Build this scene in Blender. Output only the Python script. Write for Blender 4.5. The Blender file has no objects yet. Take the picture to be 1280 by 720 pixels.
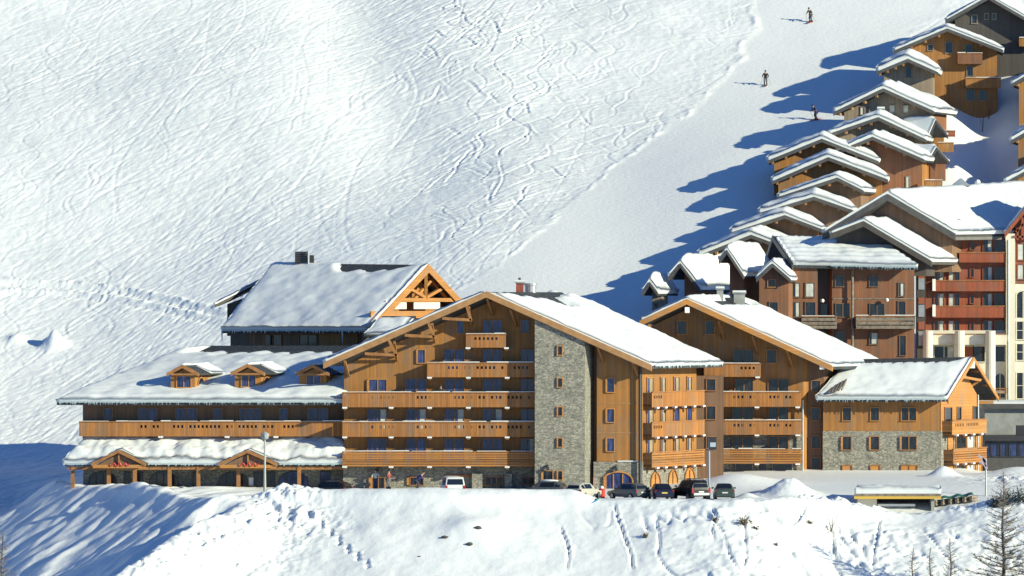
import bpy, math, random
import numpy as np
from mathutils import Vector, noise as mnoise
random.seed(11)
SC = bpy.context.scene
COL = SC.collection
R = math.radians

# ---------------------------------------------------------------- camera
F, CD, CH, HY = 6750.0, 500.0, 17.8, 375.0        # focal length in photo pixels, camera distance, height, horizon row
cam = bpy.data.cameras.new('camera'); co = bpy.data.objects.new('camera', cam); COL.objects.link(co)
co.location = (0, -CD, CH); co.rotation_euler = (R(90), 0, 0)
cam.sensor_width = 36; cam.lens = 36 * F / 1280
cam.shift_y = (HY - 360) / 1280              # horizon a little below the middle row
cam.clip_start = 1; cam.clip_end = 5000
SC.camera = co
# ---------------------------------------------------------------- sky, sun, exposure
SUN_EL, SUN_AZ = 19.0, 28.0                       # elevation; turned from +X towards the camera
sd = Vector((math.cos(R(SUN_EL)) * math.cos(R(SUN_AZ)), -math.cos(R(SUN_EL)) * math.sin(R(SUN_AZ)), math.sin(R(SUN_EL))))
w = bpy.data.worlds.new('World'); SC.world = w; w.use_nodes = True
nt = w.node_tree; nt.nodes.clear()
sky = nt.nodes.new('ShaderNodeTexSky'); sky.sky_type = 'NISHITA'; sky.sun_disc = False
sky.sun_elevation = R(SUN_EL); sky.sun_rotation = math.atan2(sd.x, sd.y)
sky.altitude = 2200; sky.air_density = 1.0; sky.dust_density = 0.0; sky.ozone_density = 8.5
bg = nt.nodes.new('ShaderNodeBackground'); bg.inputs['Strength'].default_value = 0.115
wo = nt.nodes.new('ShaderNodeOutputWorld')
nt.links.new(sky.outputs[0], bg.inputs[0]); nt.links.new(bg.outputs[0], wo.inputs[0])
sl = bpy.data.lights.new('sun', 'SUN'); sl.energy = 5.0; sl.angle = R(0.5); sl.color = (1.0, 0.96, 0.69)
so = bpy.data.objects.new('sun', sl); COL.objects.link(so)
so.rotation_euler = sd.to_track_quat('Z', 'Y').to_euler(); so.location = (60, -60, 80)
SC.view_settings.view_transform = 'Standard'; SC.view_settings.look = 'None'
SC.view_settings.exposure = 0.42; SC.view_settings.gamma = 1.0; SC.view_settings.use_curve_mapping = False

# ---------------------------------------------------------------- helpers
VD = Vector((0.47, 0.883, 0)); XD = Vector((1, 0, 0)); UP = Vector((0, 0, 1))
def W(px, py, y):
    D = y + CD
    return Vector(((px - 640) / F * D, y, CH - (py - HY) / F * D))
def X(px, y): return (px - 640) / F * (y + CD)
def Z(py, y): return CH - (py - HY) / F * (y + CD)
class Plane:
    """a wall plane: origin, horizontal direction a, outward normal n"""
    def __init__(s, o, a=XD):
        s.o = Vector((o[0], o[1], 0)); s.a = Vector((a[0], a[1], 0)).normalized(); s.n = Vector((s.a.y, -s.a.x, 0))
    def pt(s, u, z, out=0.0): return s.o + s.a * u + s.n * out + UP * z
    def pix(s, px, py, out=0.0):
        o = s.o + s.n * out
        k = (px - 640) / F
        u = (k * (o.y + CD) - o.x) / (s.a.x - k * s.a.y)
        return u, CH - (py - HY) / F * (o.y + u * s.a.y + CD)
WLOC = {}
def tag(o, label=None, cat=None, group=None, kind=None):
    for k, v in (('label', label), ('category', cat), ('group', group), ('kind', kind)):
        if v: o[k] = v
    return o
def empty(name, loc, label, cat, group=None, rz=0):
    o = bpy.data.objects.new(name, None); COL.objects.link(o); o.location = loc; o.rotation_euler = (0, 0, rz)
    o.empty_display_size = 0.3
    WLOC[o.name] = Vector(loc); return tag(o, label, cat, group)
class MB:
    def __init__(s): s.v = []; s.f = []; s.mi = []
    def poly(s, pts, m=0):
        b = len(s.v); s.v += [tuple(p) for p in pts]; s.f.append(tuple(range(b, b + len(pts)))); s.mi.append(m)
    def prism(s, pts, ext, m=0):
        """polygon pts swept along ext, closed"""
        n = len(pts); b = len(s.v); ext = Vector(ext)
        P = [Vector(p) for p in pts]
        nr = Vector((0, 0, 0))
        for i in range(n): nr += P[i].cross(P[(i + 1) % n])
        if nr.dot(ext) > 0: P.reverse()
        s.v += [tuple(p) for p in P] + [tuple(p + ext) for p in P]
        s.f.append(tuple(range(b, b + n))); s.f.append(tuple(range(b + 2 * n - 1, b + n - 1, -1)))
        for i in range(n):
            j = (i + 1) % n; s.f.append((b + j, b + i, b + n + i, b + n + j))
        s.mi += [m] * (n + 2)
    def box(s, c, d, m=0):
        x, y, z = c; a, b, e = d[0] / 2, d[1] / 2, d[2] / 2
        s.prism([(x - a, y - b, z - e), (x + a, y - b, z - e), (x + a, y + b, z - e), (x - a, y + b, z - e)], (0, 0, 2 * e), m)
    def rect(s, pl, u0, u1, z0, z1, o0, o1, m=0):
        """box on a wall plane, from o0 to o1 metres in front of it"""
        s.prism([pl.pt(u0, z0, o0), pl.pt(u1, z0, o0), pl.pt(u1, z1, o0), pl.pt(u0, z1, o0)], pl.n * (o1 - o0), m)
    def bar(s, p0, p1, w, h, m=0, up=UP):
        p0 = Vector(p0); p1 = Vector(p1); d = (p1 - p0).normalized()
        sx = d.cross(up)
        if sx.length < 1e-4: sx = d.cross(Vector((1, 0, 0)))
        sx.normalize(); sz = sx.cross(d)
        q = [p0 + sx * (a * w / 2) + sz * (b * h / 2) for a, b in ((-1, -1), (1, -1), (1, 1), (-1, 1))]
        s.prism(q, p1 - p0, m)
    def tube(s, pts, rs, n=8, m=0, caps=True):
        pts = [Vector(p) for p in pts]; b0 = len(s.v)
        if not hasattr(rs, '__len__'): rs = [rs] * len(pts)
        for i, p in enumerate(pts):
            d = (pts[min(i + 1, len(pts) - 1)] - pts[max(i - 1, 0)]).normalized()
            a = d.cross(UP if abs(d.z) < 0.9 else Vector((1, 0, 0))).normalized(); c = d.cross(a)
            for k in range(n):
                t = 2 * math.pi * k / n
                s.v.append(tuple(p + (a * math.cos(t) + c * math.sin(t)) * rs[i]))
        for i in range(len(pts) - 1):
            for k in range(n):
                q = b0 + i * n; k2 = (k + 1) % n
                s.f.append((q + k, q + n + k, q + n + k2, q + k2)); s.mi.append(m)
        if caps:
            s.f.append(tuple(range(b0, b0 + n))); e = b0 + (len(pts) - 1) * n
            s.f.append(tuple(range(e + n - 1, e - 1, -1))); s.mi += [m, m]
    def ball(s, c, r, n=10, m=0, sq=(1, 1, 1), jit=0, seed=0):
        b = len(s.v); rings = n // 2 + 1; rr = random.Random(seed)
        for i in range(rings):
            th = math.pi * i / (rings - 1)
            for k in range(n):
                ph = 2 * math.pi * k / n; q = 1 + rr.uniform(-jit, jit)
                s.v.append((c[0] + r * q * sq[0] * math.sin(th) * math.cos(ph), c[1] + r * q * sq[1] * math.sin(th) * math.sin(ph), c[2] + r * q * sq[2] * math.cos(th)))
        for i in range(rings - 1):
            for k in range(n):
                k2 = (k + 1) % n
                s.f.append((b + i * n + k, b + (i + 1) * n + k, b + (i + 1) * n + k2, b + i * n + k2)); s.mi.append(m)
    def build(s, name, mats, parent=None, label=None, smooth=False, local=False):
        if not isinstance(mats, (list, tuple)): mats = [mats]
        off = Vector((0, 0, 0))
        if parent is not None and not local: off = WLOC[parent.name]
        v = np.array(s.v, dtype=np.float64).reshape(-1, 3) - np.array(off)
        me = bpy.data.meshes.new(name)
        me.from_pydata(v.tolist(), [], s.f)
        for m in mats: me.materials.append(m)
        if len(mats) > 1: me.polygons.foreach_set('material_index', s.mi)
        uvl = me.uv_layers.new(name='uv')
        wv = np.array(s.v).reshape(-1, 3)
        nl = len(me.loops); li = np.zeros(nl, dtype=np.int32); me.loops.foreach_get('vertex_index', li)
        npol = len(me.polygons); nor = np.zeros(npol * 3); me.polygons.foreach_get('normal', nor); nor = nor.reshape(-1, 3)
        lt = np.zeros(npol, dtype=np.int32); me.polygons.foreach_get('loop_total', lt)
        ln = np.repeat(nor, lt, axis=0); P = wv[li]
        h = np.hypot(ln[:, 0], ln[:, 1]); flat = h < 0.35
        hx = np.where(flat, 1, -ln[:, 1] / np.maximum(h, 1e-6)); hy = np.where(flat, 0, ln[:, 0] / np.maximum(h, 1e-6))
        u = P[:, 0] * hx + P[:, 1] * hy; vv = np.where(flat, P[:, 1], P[:, 2])
        uvl.data.foreach_set('uv', np.stack([u, vv], 1).astype(np.float32).ravel())
        if smooth: me.polygons.foreach_set('use_smooth', [True] * npol)
        me.update()
        o = bpy.data.objects.new(name, me); COL.objects.link(o)
        if parent is not None:
            o.parent = parent
            if not local: WLOC[o.name] = Vector(off)
        else: WLOC[o.name] = Vector((0, 0, 0))
        if label: o['label'] = label
        return o
# vertices of a child are stored relative to its top-level empty, so children of children share that origin
# ---------------------------------------------------------------- materials
def newmat(name):
    m = bpy.data.materials.new(name); m.use_nodes = True
    n = m.node_tree.nodes; l = m.node_tree.links
    return m, n, l, n['Principled BSDF']
def mk(n, t, **kw):
    x = n.new(t)
    for k, v in kw.items(): setattr(x, k, v)
    return x
def math_n(n, l, op, a, b=None, c=None):
    x = n.new('ShaderNodeMath'); x.operation = op
    for i, q in enumerate((a, b, c)):
        if q is None: continue
        if isinstance(q, (int, float)): x.inputs[i].default_value = q
        else: l.new(q, x.inputs[i])
    return x.outputs[0]
def ramp(n, l, fac, stops):
    r = n.new('ShaderNodeValToRGB'); e = r.color_ramp.elements
    while len(e) < len(stops): e.new(0.5)
    for i, (p, c) in enumerate(stops):
        e[i].position = p; e[i].color = (c[0], c[1], c[2], 1)
    l.new(fac, r.inputs[0]); return r.outputs[0]
def noise_tex(n, l, vec, scale, detail=4, rough=0.55):
    t = n.new('ShaderNodeTexNoise'); t.inputs['Scale'].default_value = scale; t.inputs['Detail'].default_value = detail
    t.inputs['Roughness'].default_value = rough
    if vec is not None: l.new(vec, t.inputs['Vector'])
    return t.outputs[0]
def plain(name, col, rough=0.6, metal=0.0, var=0.0, vscale=3.0):
    m, n, l, b = newmat(name); b.inputs['Roughness'].default_value = rough; b.inputs['Metallic'].default_value = metal
    b.inputs['Base Color'].default_value = (*col, 1)
    if var:
        tc = n.new('ShaderNodeTexCoord'); f = noise_tex(n, l, tc.outputs['Object'], vscale, 5)
        l.new(ramp(n, l, f, [(0.3, [c * (1 - var) for c in col]), (0.7, [min(1, c * (1 + var)) for c in col])]), b.inputs['Base Color'])
    return m
def planks(name, col, wdt=0.17, horiz=False, var=0.15, rough=0.65, streak=0.22):
    """boards from UV metres: a tint per board, dark joints, weather streaks"""
    m, n, l, b = newmat(name); b.inputs['Roughness'].default_value = rough
    uv = n.new('ShaderNodeUVMap'); uv.uv_map = 'uv'
    sp = n.new('ShaderNodeSeparateXYZ'); l.new(uv.outputs[0], sp.inputs[0])
    across, along = (sp.outputs[1], sp.outputs[0]) if horiz else (sp.outputs[0], sp.outputs[1])
    k = math_n(n, l, 'MULTIPLY', across, 1 / wdt)
    fl = math_n(n, l, 'FLOOR', k); fr = math_n(n, l, 'FRACT', k)
    wn = n.new('ShaderNodeTexWhiteNoise'); wn.noise_dimensions = '1D'; l.new(fl, wn.inputs['W'])
    tint = math_n(n, l, 'MULTIPLY_ADD', wn.outputs[0], 2 * var, 1 - var)
    cmb = n.new('ShaderNodeCombineXYZ'); l.new(math_n(n, l, 'MULTIPLY', across, 7.0), cmb.inputs[0]); l.new(math_n(n, l, 'MULTIPLY', along, 0.55), cmb.inputs[1])
    ns = noise_tex(n, l, cmb.outputs[0], 1.0, 5, 0.6)
    st = math_n(n, l, 'MULTIPLY_ADD', ns, 2 * streak, 1 - streak)
    jo = math_n(n, l, 'MULTIPLY_ADD', math_n(n, l, 'GREATER_THAN', fr, 0.13), 0.22, 0.78)
    big = noise_tex(n, l, uv.outputs[0], 0.35, 3)
    bg_ = math_n(n, l, 'MULTIPLY_ADD', big, 0.5, 0.75)
    tot = math_n(n, l, 'MULTIPLY', math_n(n, l, 'MULTIPLY', math_n(n, l, 'MULTIPLY', tint, st), jo), bg_)
    mx = n.new('ShaderNodeVectorMath'); mx.operation = 'SCALE'; mx.inputs[0].default_value = col; l.new(tot, mx.inputs['Scale'])
    cm2 = n.new('ShaderNodeCombineXYZ'); l.new(math_n(n, l, 'MULTIPLY', sp.outputs[0], 1.1), cm2.inputs[0]); l.new(math_n(n, l, 'MULTIPLY', sp.outputs[1], 0.28), cm2.inputs[1])
    wz = noise_tex(n, l, cm2.outputs[0], 1.0, 6, 0.65)
    wf = math_n(n, l, 'MINIMUM', math_n(n, l, 'MAXIMUM', math_n(n, l, 'MULTIPLY_ADD', wz, 3.2, -1.55), 0.0), 0.5)
    wm = n.new('ShaderNodeMix'); wm.data_type = 'RGBA'; l.new(wf, wm.inputs['Factor']); l.new(mx.outputs[0], wm.inputs['A'])
    gg = sum(col) / 3; wm.inputs['B'].default_value = (gg * 0.95, gg * 0.78, gg * 0.6, 1)      # silvered, rain washed patches
    l.new(wm.outputs['Result'], b.inputs['Base Color'])
    bp = n.new('ShaderNodeBump'); bp.inputs['Strength'].default_value = 0.5; bp.inputs['Distance'].default_value = 0.03
    l.new(jo, bp.inputs['Height']); l.new(bp.outputs[0], b.inputs['Normal'])
    return m
def stone(name, cols, sx=5.0, sy=8.5):
    m, n, l, b = newmat(name); b.inputs['Roughness'].default_value = 0.85
    uv = n.new('ShaderNodeUVMap'); uv.uv_map = 'uv'
    mp = n.new('ShaderNodeMapping'); mp.inputs['Scale'].default_value = (sx, sy, 1); l.new(uv.outputs[0], mp.inputs[0])
    vo = n.new('ShaderNodeTexVoronoi'); vo.inputs['Scale'].default_value = 1.0; l.new(mp.outputs[0], vo.inputs['Vector'])
    ve = n.new('ShaderNodeTexVoronoi'); ve.feature = 'DISTANCE_TO_EDGE'; ve.inputs['Scale'].default_value = 1.0; l.new(mp.outputs[0], ve.inputs['Vector'])
    sp = n.new('ShaderNodeSeparateXYZ'); l.new(vo.outputs['Color'], sp.inputs[0])
    c = ramp(n, l, sp.outputs[0], [(0.0, cols[0]), (0.3, cols[1]), (0.65, cols[2]), (1.0, cols[3])])
    ns = noise_tex(n, l, uv.outputs[0], 1.2, 6)
    mv = n.new('ShaderNodeVectorMath'); mv.operation = 'SCALE'; l.new(c, mv.inputs[0])
    ed = math_n(n, l, 'MINIMUM', math_n(n, l, 'MULTIPLY_ADD', ve.outputs['Distance'], 6.0, 0.55), 1.0)
    l.new(math_n(n, l, 'MULTIPLY', math_n(n, l, 'MULTIPLY_ADD', ns, 0.8, 0.6), ed), mv.inputs['Scale'])
    l.new(mv.outputs[0], b.inputs['Base Color'])
    bp = n.new('ShaderNodeBump'); bp.inputs['Strength'].default_value = 0.8; bp.inputs['Distance'].default_value = 0.10
    l.new(math_n(n, l, 'MULTIPLY_ADD', sp.outputs[1], 0.5, ed), bp.inputs['Height']); l.new(bp.outputs[0], b.inputs['Normal'])
    return m
def tiles(name, col):
    m, n, l, b = newmat(name); b.inputs['Roughness'].default_value = 0.7
    tc = n.new('ShaderNodeTexCoord')
    br = n.new('ShaderNodeTexBrick'); br.inputs['Scale'].default_value = 1; br.inputs['Brick Width'].default_value = 0.3; br.inputs['Row Height'].default_value = 0.33
    br.inputs['Mortar Size'].default_value = 0.03
    br.inputs['Color1'].default_value = (*col, 1); br.inputs['Color2'].default_value = (*[c * 1.7 for c in col], 1); br.inputs['Mortar'].default_value = (*[c * 0.3 for c in col], 1)
    l.new(tc.outputs['Object'], br.inputs['Vector']); l.new(br.outputs[0], b.inputs['Base Color'])
    bp = n.new('ShaderNodeBump'); bp.inputs['Strength'].default_value = 0.7; bp.inputs['Distance'].default_value = 0.05
    l.new(br.outputs['Fac'], bp.inputs['Height']); bp.invert = True; l.new(bp.outputs[0], b.inputs['Normal'])
    return m
def glass(name, col, rough=0.12):
    m, n, l, b = newmat(name); b.inputs['Roughness'].default_value = rough
    uv = n.new('ShaderNodeUVMap'); uv.uv_map = 'uv'
    mp = n.new('ShaderNodeMapping'); mp.inputs['Scale'].default_value = (3.0, 0.6, 1); l.new(uv.outputs[0], mp.inputs[0])
    f = noise_tex(n, l, mp.outputs[0], 1.3, 3)
    l.new(ramp(n, l, f, [(0.32, [c * 0.35 for c in col]), (0.55, col), (0.72, [c * 1.9 for c in col])]), b.inputs['Base Color'])
    b.inputs['Specular IOR Level'].default_value = 0.6
    return m
def snow_mat(name, fine=1.0):
    m, n, l, b = newmat(name); b.inputs['Roughness'].default_value = 0.55
    b.inputs['Specular IOR Level'].default_value = 0.25
    tc = n.new('ShaderNodeTexCoord')
    f = noise_tex(n, l, tc.outputs['Object'], 0.12, 4); f2 = noise_tex(n, l, tc.outputs['Object'], 1.6, 6, 0.65)
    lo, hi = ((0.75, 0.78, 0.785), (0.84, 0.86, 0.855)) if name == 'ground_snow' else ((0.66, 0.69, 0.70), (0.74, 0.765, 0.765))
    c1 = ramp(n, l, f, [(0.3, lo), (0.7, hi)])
    l.new(c1, b.inputs['Base Color'])
    if name == 'ground_snow':
        at = n.new('ShaderNodeAttribute'); at.attribute_name = 'groomed'
        mx = n.new('ShaderNodeMix'); mx.data_type = 'RGBA'; l.new(at.outputs['Fac'], mx.inputs['Factor'])
        l.new(c1, mx.inputs['A']); mx.inputs['B'].default_value = (0.77, 0.79, 0.79, 1); l.new(mx.outputs['Result'], b.inputs['Base Color'])
    bp = n.new('ShaderNodeBump'); bp.inputs['Strength'].default_value = 0.45 * fine; bp.inputs['Distance'].default_value = 0.12
    l.new(f2, bp.inputs['Height']); l.new(bp.outputs[0], b.inputs['Normal'])
    return m
M = dict(
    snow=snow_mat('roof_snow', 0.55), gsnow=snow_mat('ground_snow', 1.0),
    ice=plain('ice', (0.42, 0.50, 0.53), 0.25),
    orange=planks('orange_larch_boards', (0.335, 0.145, 0.031)),
    orangeH=planks('orange_larch_rails', (0.375, 0.155, 0.035), 0.24, True, 0.28),
    rail=planks('balcony_boards', (0.36, 0.145, 0.034), 0.18, False, 0.2),
    trim=planks('golden_trim', (0.46, 0.2, 0.045), 0.3, True, 0.1, streak=0.15),
    beam=plain('beam_wood', (0.30, 0.135, 0.045), 0.7, 0, 0.25, 2),
    barge=plain('barge_wood', (0.34, 0.18, 0.075), 0.75, 0, 0.2, 1.5),
    brown=planks('brown_boards', (0.235, 0.095, 0.042), 0.2), brown2=planks('weathered_brown_boards', (0.20, 0.11, 0.06), 0.2),
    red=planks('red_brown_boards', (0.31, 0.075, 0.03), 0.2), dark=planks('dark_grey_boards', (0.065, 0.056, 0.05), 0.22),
    grey=planks('silvered_boards', (0.27, 0.21, 0.15), 0.2, streak=0.4), log=plain('weathered_log', (0.22, 0.18, 0.14), 0.85, 0, 0.4, 3),
    stone=stone('grey_stone_masonry', [(0.17, 0.165, 0.145), (0.24, 0.235, 0.2), (0.30, 0.285, 0.235), (0.40, 0.37, 0.30)]),
    tile=tiles('dark_roof_tiles', (0.035, 0.04, 0.045)), edge=plain('roof_edge_metal', (0.09, 0.085, 0.08), 0.5, 0.2, 0.2, 2),
    glass=glass('sky_tinted_glazing', (0.035, 0.05, 0.15)), glassd=glass('dark_glazing', (0.018, 0.022, 0.032)),  # blue panes: sky reflection and curtains put into the base colour
    tan=plain('tan_blind', (0.30, 0.24, 0.15), 0.9, 0, 0.2, 2), curtain=plain('pale_curtain', (0.55, 0.56, 0.5), 0.9, 0, 0.2, 2), cream=plain('cream_render', (0.72, 0.66, 0.53), 0.85, 0, 0.06, 0.6),
    concrete=plain('concrete', (0.30, 0.31, 0.30), 0.85, 0, 0.2, 1.5), metal=plain('galvanised_metal', (0.42, 0.44, 0.45), 0.4, 0.6, 0.1, 2),
    dmetal=plain('dark_metal', (0.05, 0.05, 0.055), 0.5, 0.4), white=plain('white_paint', (0.8, 0.8, 0.78), 0.5), red_p=plain('red_paint', (0.5, 0.03, 0.02), 0.5),
    brick=plain('red_brick', (0.28, 0.07, 0.045), 0.85, 0, 0.25, 4), pole=plain('pole_paint', (0.42, 0.42, 0.36), 0.5, 0.3),
)
# ---------------------------------------------------------------- terrain (one sheet)
def sstep(a, b, x):
    t = np.clip((x - a) / (b - a), 0, 1); return t * t * (3 - 2 * t)
_rng = np.random.RandomState(5)
_lat = _rng.rand(256, 256)
def vnoise(x, y, sc, seed=0):
    u = x / sc + 37.1 * (seed + 1) + 1000; v = y / sc + 11.7 * (seed + 3) + 1000
    i = np.floor(u).astype(np.int64); j = np.floor(v).astype(np.int64); fu = u - i; fv = v - j
    fu = fu * fu * (3 - 2 * fu); fv = fv * fv * (3 - 2 * fv)
    g = lambda a, b: _lat[a % 256, b % 256]
    return (g(i, j) * (1 - fu) + g(i + 1, j) * fu) * (1 - fv) + (g(i, j + 1) * (1 - fu) + g(i + 1, j + 1) * fu) * fv - 0.5
def fnoise(x, y, sc, seed=0, oct=3, g=0.5):
    r = 0; a = 1
    for k in range(oct):
        r = r + a * vnoise(x, y, sc / 2 ** k, seed + k * 7); a *= g
    return r
def edge_y(x):                                       # front edge of the parking terrace
    return -24.0 - 0.10 * np.clip(x, -24, 20) + 0.6 * np.sin(x * 0.23) + 4.5 * sstep(18, 30, x)
def terrain(x, y):
    x = np.asarray(x, dtype=float); y = np.asarray(y, dtype=float)
    def rise(y0, k):
        t = (y - y0) / 6.0
        return k * 6.0 * np.where(t > 20, t, np.log1p(np.exp(np.minimum(t, 20))))
    bl = sstep(26, -56, x)                            # at the left the foot of the slope lies farther back
    mtn = rise(24, 0.392) * (1 - bl) + rise(60, 0.51) * bl
    mtn = mtn + sstep(40, 120, y) * (0.55 * np.sin(x * 0.07 + y * 0.02 + 1) + 0.6 * np.sin(y * 0.09 - x * 0.05))
    mtn = mtn * (1 - 0.95 * sstep(41, 46, x) * sstep(52, 36, y))
    mtn = mtn - 1.2 * np.exp(-((x - 12) / 11.0) ** 2) * sstep(36, 70, y) * sstep(135, 95, y)
    mtn = mtn - 2.6 * np.exp(-((x - 54.5) / 3.2) ** 2) * sstep(74, 90, y) * sstep(140, 122, y)   # trough sunk between the chalet rows to deepen the shade there
    # shallow gully high on the open slope, its right bank turned from the sun
    gx = -17 + (150 - y) * 0.16
    mtn = mtn - 1.4 * np.exp(-((x - gx) / 8.5) ** 2) * sstep(88, 135, y)
    # the terrace climbs gently to the right
    terr = 0.75 * sstep(10, 24, x) * sstep(-20, 6, y) + 0.35 * sstep(-16, -2, y)
    terr = terr + 0.9 * np.exp(-((x - 48) / 3.2) ** 2 - ((y - 11) / 3.0) ** 2)
    terr = terr - 1.5 * np.exp(-((x - 35.5) / 6.0) ** 2 - ((y + 19.5) / 5.5) ** 2)
    # banks: front, left corner, left side
    ye = edge_y(x)
    f1 = -0.54 * np.maximum(0, ye - y)
    c = 0.45 * (x + 24.5) + 0.30 * (y + 24.5)
    f2 = np.minimum(0, c)
    f3 = -0.55 * np.maximum(0, -42.5 - x)
    bank = np.minimum(np.minimum(f1, f2), f3)
    floor = -3.6 + 0.45 * np.minimum(0, y - 6) + 0.0 * x
    bank = np.maximum(bank, np.where(x < -20, np.maximum(floor, -30), -30))
    # berms along the terrace edge
    d1 = (y - ye)
    bh = 0.85 * sstep(8, 5, x) * sstep(-24, -20, x) + 0.25 + 0.1 * sstep(22, 30, x) * sstep(40, 34, x)
    berm = bh * np.exp(-((d1 - 1.2) / 1.6) ** 2) * sstep(-25, -21, x)
    dl = c / 0.54
    berm = berm + 0.75 * np.exp(-((dl - 1.0) / 1.5) ** 2) * sstep(-20, -26, x) * sstep(-50, -42, x) * (0.7 + 0.5 * np.sin(x * 0.55 + 1.0))
    # spur of dumped snow at the corner: along the line (-22,-22) -> (-36,-40)
    ax, ay = -0.62, -0.785
    s = (x + 21.0) * ax + (y + 21.5) * ay; q = (x + 21.0) * ay * -1 + (y + 21.5) * ax   # q<0 : left of the spur
    sw = np.where(q < 0, 1.7, 4.2)
    spur = (0.25 + 2.2 * sstep(0, 11, s)) * np.exp(-(q / sw) ** 2) * sstep(-2.0, 1.5, s)
    pile = 0.0 * np.exp(-((x + 20.8) / 2.4) ** 2 - ((y + 20.5) / 2.2) ** 2)
    near = 1 - sstep(22, 48, y)
    h = mtn + (terr + bank) * near + berm * near + spur + pile
    # ploughed heap beside the last car, heap behind the right building
    h = h + 1.3 * np.exp(-((x - 25.0) / 1.9) ** 2 - ((y + 12) / 2.2) ** 2) + 0.5 * np.exp(-((x - 21) / 1.0) ** 2 - ((y + 16) / 1.2) ** 2)
    h = h + 0.9 * np.exp(-((x - 20.5) / 3.6) ** 2 - ((y + 2) / 4.0) ** 2)
    h = h + 1.0 * np.exp(-((x - 40.5) / 1.2) ** 2 - ((y - 6.6) / 1.0) ** 2)
    # hump on the bank
    h = h + 0.9 * np.exp(-((x + 3.4) / 2.6) ** 2 - ((y + 28.5) / 1.8) ** 2)
    # lone cone of snow on the slope at the left
    return h
def ground(x, y): return float(terrain(np.array([x]), np.array([y]))[0])
_DD = np.arange(440, 780, 0.25)
def hit(px, py):
    """the point of the ground seen at a photo pixel"""
    xs = (px - 640) / F * _DD; ys = _DD - CD; zs = CH - (py - HY) / F * _DD
    g = terrain(xs, ys); k = np.argmax(zs < g)
    return Vector((xs[k], ys[k], g[k]))
def to_px(P):
    D = P[1] + CD; return 640 + F * P[0] / D, HY - F * (P[2] - CH) / D

fx = np.arange(-72, 66.01, 0.16); fy = np.concatenate([np.arange(-46, -14, 0.13), np.arange(-14, 26, 0.25), np.arange(26, 186, 0.2)])
gxs = np.concatenate([-72 - np.geomspace(600, 0.6, 34), fx, 66 + np.geomspace(0.6, 600, 34)])
gys = np.concatenate([-46 - np.geomspace(500, 0.5, 34), fy, 186 + np.geomspace(0.6, 500, 30)])
NX, NY = len(gxs), len(gys)
GX, GY = np.meshgrid(gxs, gys)
H = terrain(GX, GY)
PX = 640 + F * GX / (GY + CD + 1e-3); PY = HY - F * (H - CH) / (GY + CD + 1e-3)
# the groomed piste, bounded by this line of photo points (right of it is smooth)
pb = [(400, 500), (480, 430), (560, 372), (600, 345), (640, 318), (680, 285), (720, 245), (760, 212), (800, 185), (850, 150), (895, 110), (925, 70), (938, 40), (945, 0), (950, -60)]
bxp = np.interp(-PY, [-p[1] for p in pb], [p[0] for p in pb])
wob = 16 * fnoise(GX, GY, 5, 3, 3)
groom = sstep(-8, 12, PX - bxp + wob) * sstep(24, 40, GY) * (PX < 1600)
groom *= 1 - sstep(1160, 1180, PX + 0.6 * PY + 2 * wob) * sstep(70, 45, PY)
open_ = sstep(22, 34, GY) * (1 - groom)                  # untracked and tracked open slope
H += open_ * (0.07 * fnoise(GX, GY, 3.0, 1, 3) + 0.18 * fnoise(GX, GY, 9, 2, 2) + 0.05 * fnoise(GX, GY, 0.8, 12, 2) + 0.035 * fnoise(GX * 0.8 + GY * 0.5, GY * 0.8 - GX * 0.5, 0.45, 14, 1))
H += groom * (0.06 * fnoise(GX, GY, 5.0, 4, 2) + 0.004 * np.sin((GX * 0.75 + GY * 0.66) * 9.0))
ridge_b = np.exp(-((PX - bxp + wob - 1) / 5.0) ** 2) * sstep(24, 40, GY)
H += ridge_b * (0.03 + 0.28 * np.maximum(0, fnoise(GX, GY, 1.1, 9, 2)))
# rough bank in front: smooth drifts, crust, rubble
bankm = sstep(-9, -14, GY)
H += bankm * (0.24 * fnoise(GX, GY, 4.5, 5, 3) + 0.07 * fnoise(GX, GY, 1.3, 6, 3))
gul = np.abs(fnoise(GX + 0.25 * GY, GY * 0.28, 2.6, 15, 3))
H -= bankm * sstep(2, 14, GX) * sstep(-24, -27, GY) * 0.22 * np.exp(-(gul / 0.035) ** 2)
rightb = sstep(6, 20, GX) * sstep(-22, -25, GY)
H += rightb * (0.30 * np.abs(fnoise(GX, GY, 1.6, 8, 3)) + 0.22 * np.maximum(0, fnoise(GX, GY, 0.6, 10, 2)))
aX, aY = -0.62, -0.785
Sx = (GX + 21.0) * aX + (GY + 21.5) * aY; Q = -(GX + 21.0) * aY + (GY + 21.5) * aX
rub = np.exp(-((Q - 2.4) / np.where(Q < 2.4, 2.8, 4.5)) ** 2) * sstep(-4, 0, Sx) + 0.9 * np.exp(-((GX + 20.8) / 3.0) ** 2 - ((GY + 20.5) / 2.8) ** 2)
rub = np.clip(rub, 0, 1)
rub2 = np.exp(-((GY - edge_y(GX) - 1.0) / 1.8) ** 2) * sstep(22, 27, GX) * (1 - 0.75 * np.exp(-((GX - 35.5) / 4) ** 2)) + 0.7 * np.exp(-((GX - 46) / 4) ** 2 - ((GY - 2) / 5) ** 2) + 0.5 * np.exp(-((GX - 25.0) / 2.2) ** 2 - ((GY + 12) / 2.4) ** 2)
rr = np.clip(rub + rub2, 0, 1.2) * sstep(24, 18, GY)
H += rr * (0.72 * np.maximum(-0.05, fnoise(GX, GY, 0.75, 20, 2)) + 0.5 * np.abs(fnoise(GX, GY, 0.42, 22, 2)))
leftf = sstep(-20, -26, GX) * sstep(6, 0, GY)
st_ = GX * 0.72 + GY * 0.69; sn_ = -GX * 0.69 + GY * 0.72
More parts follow.
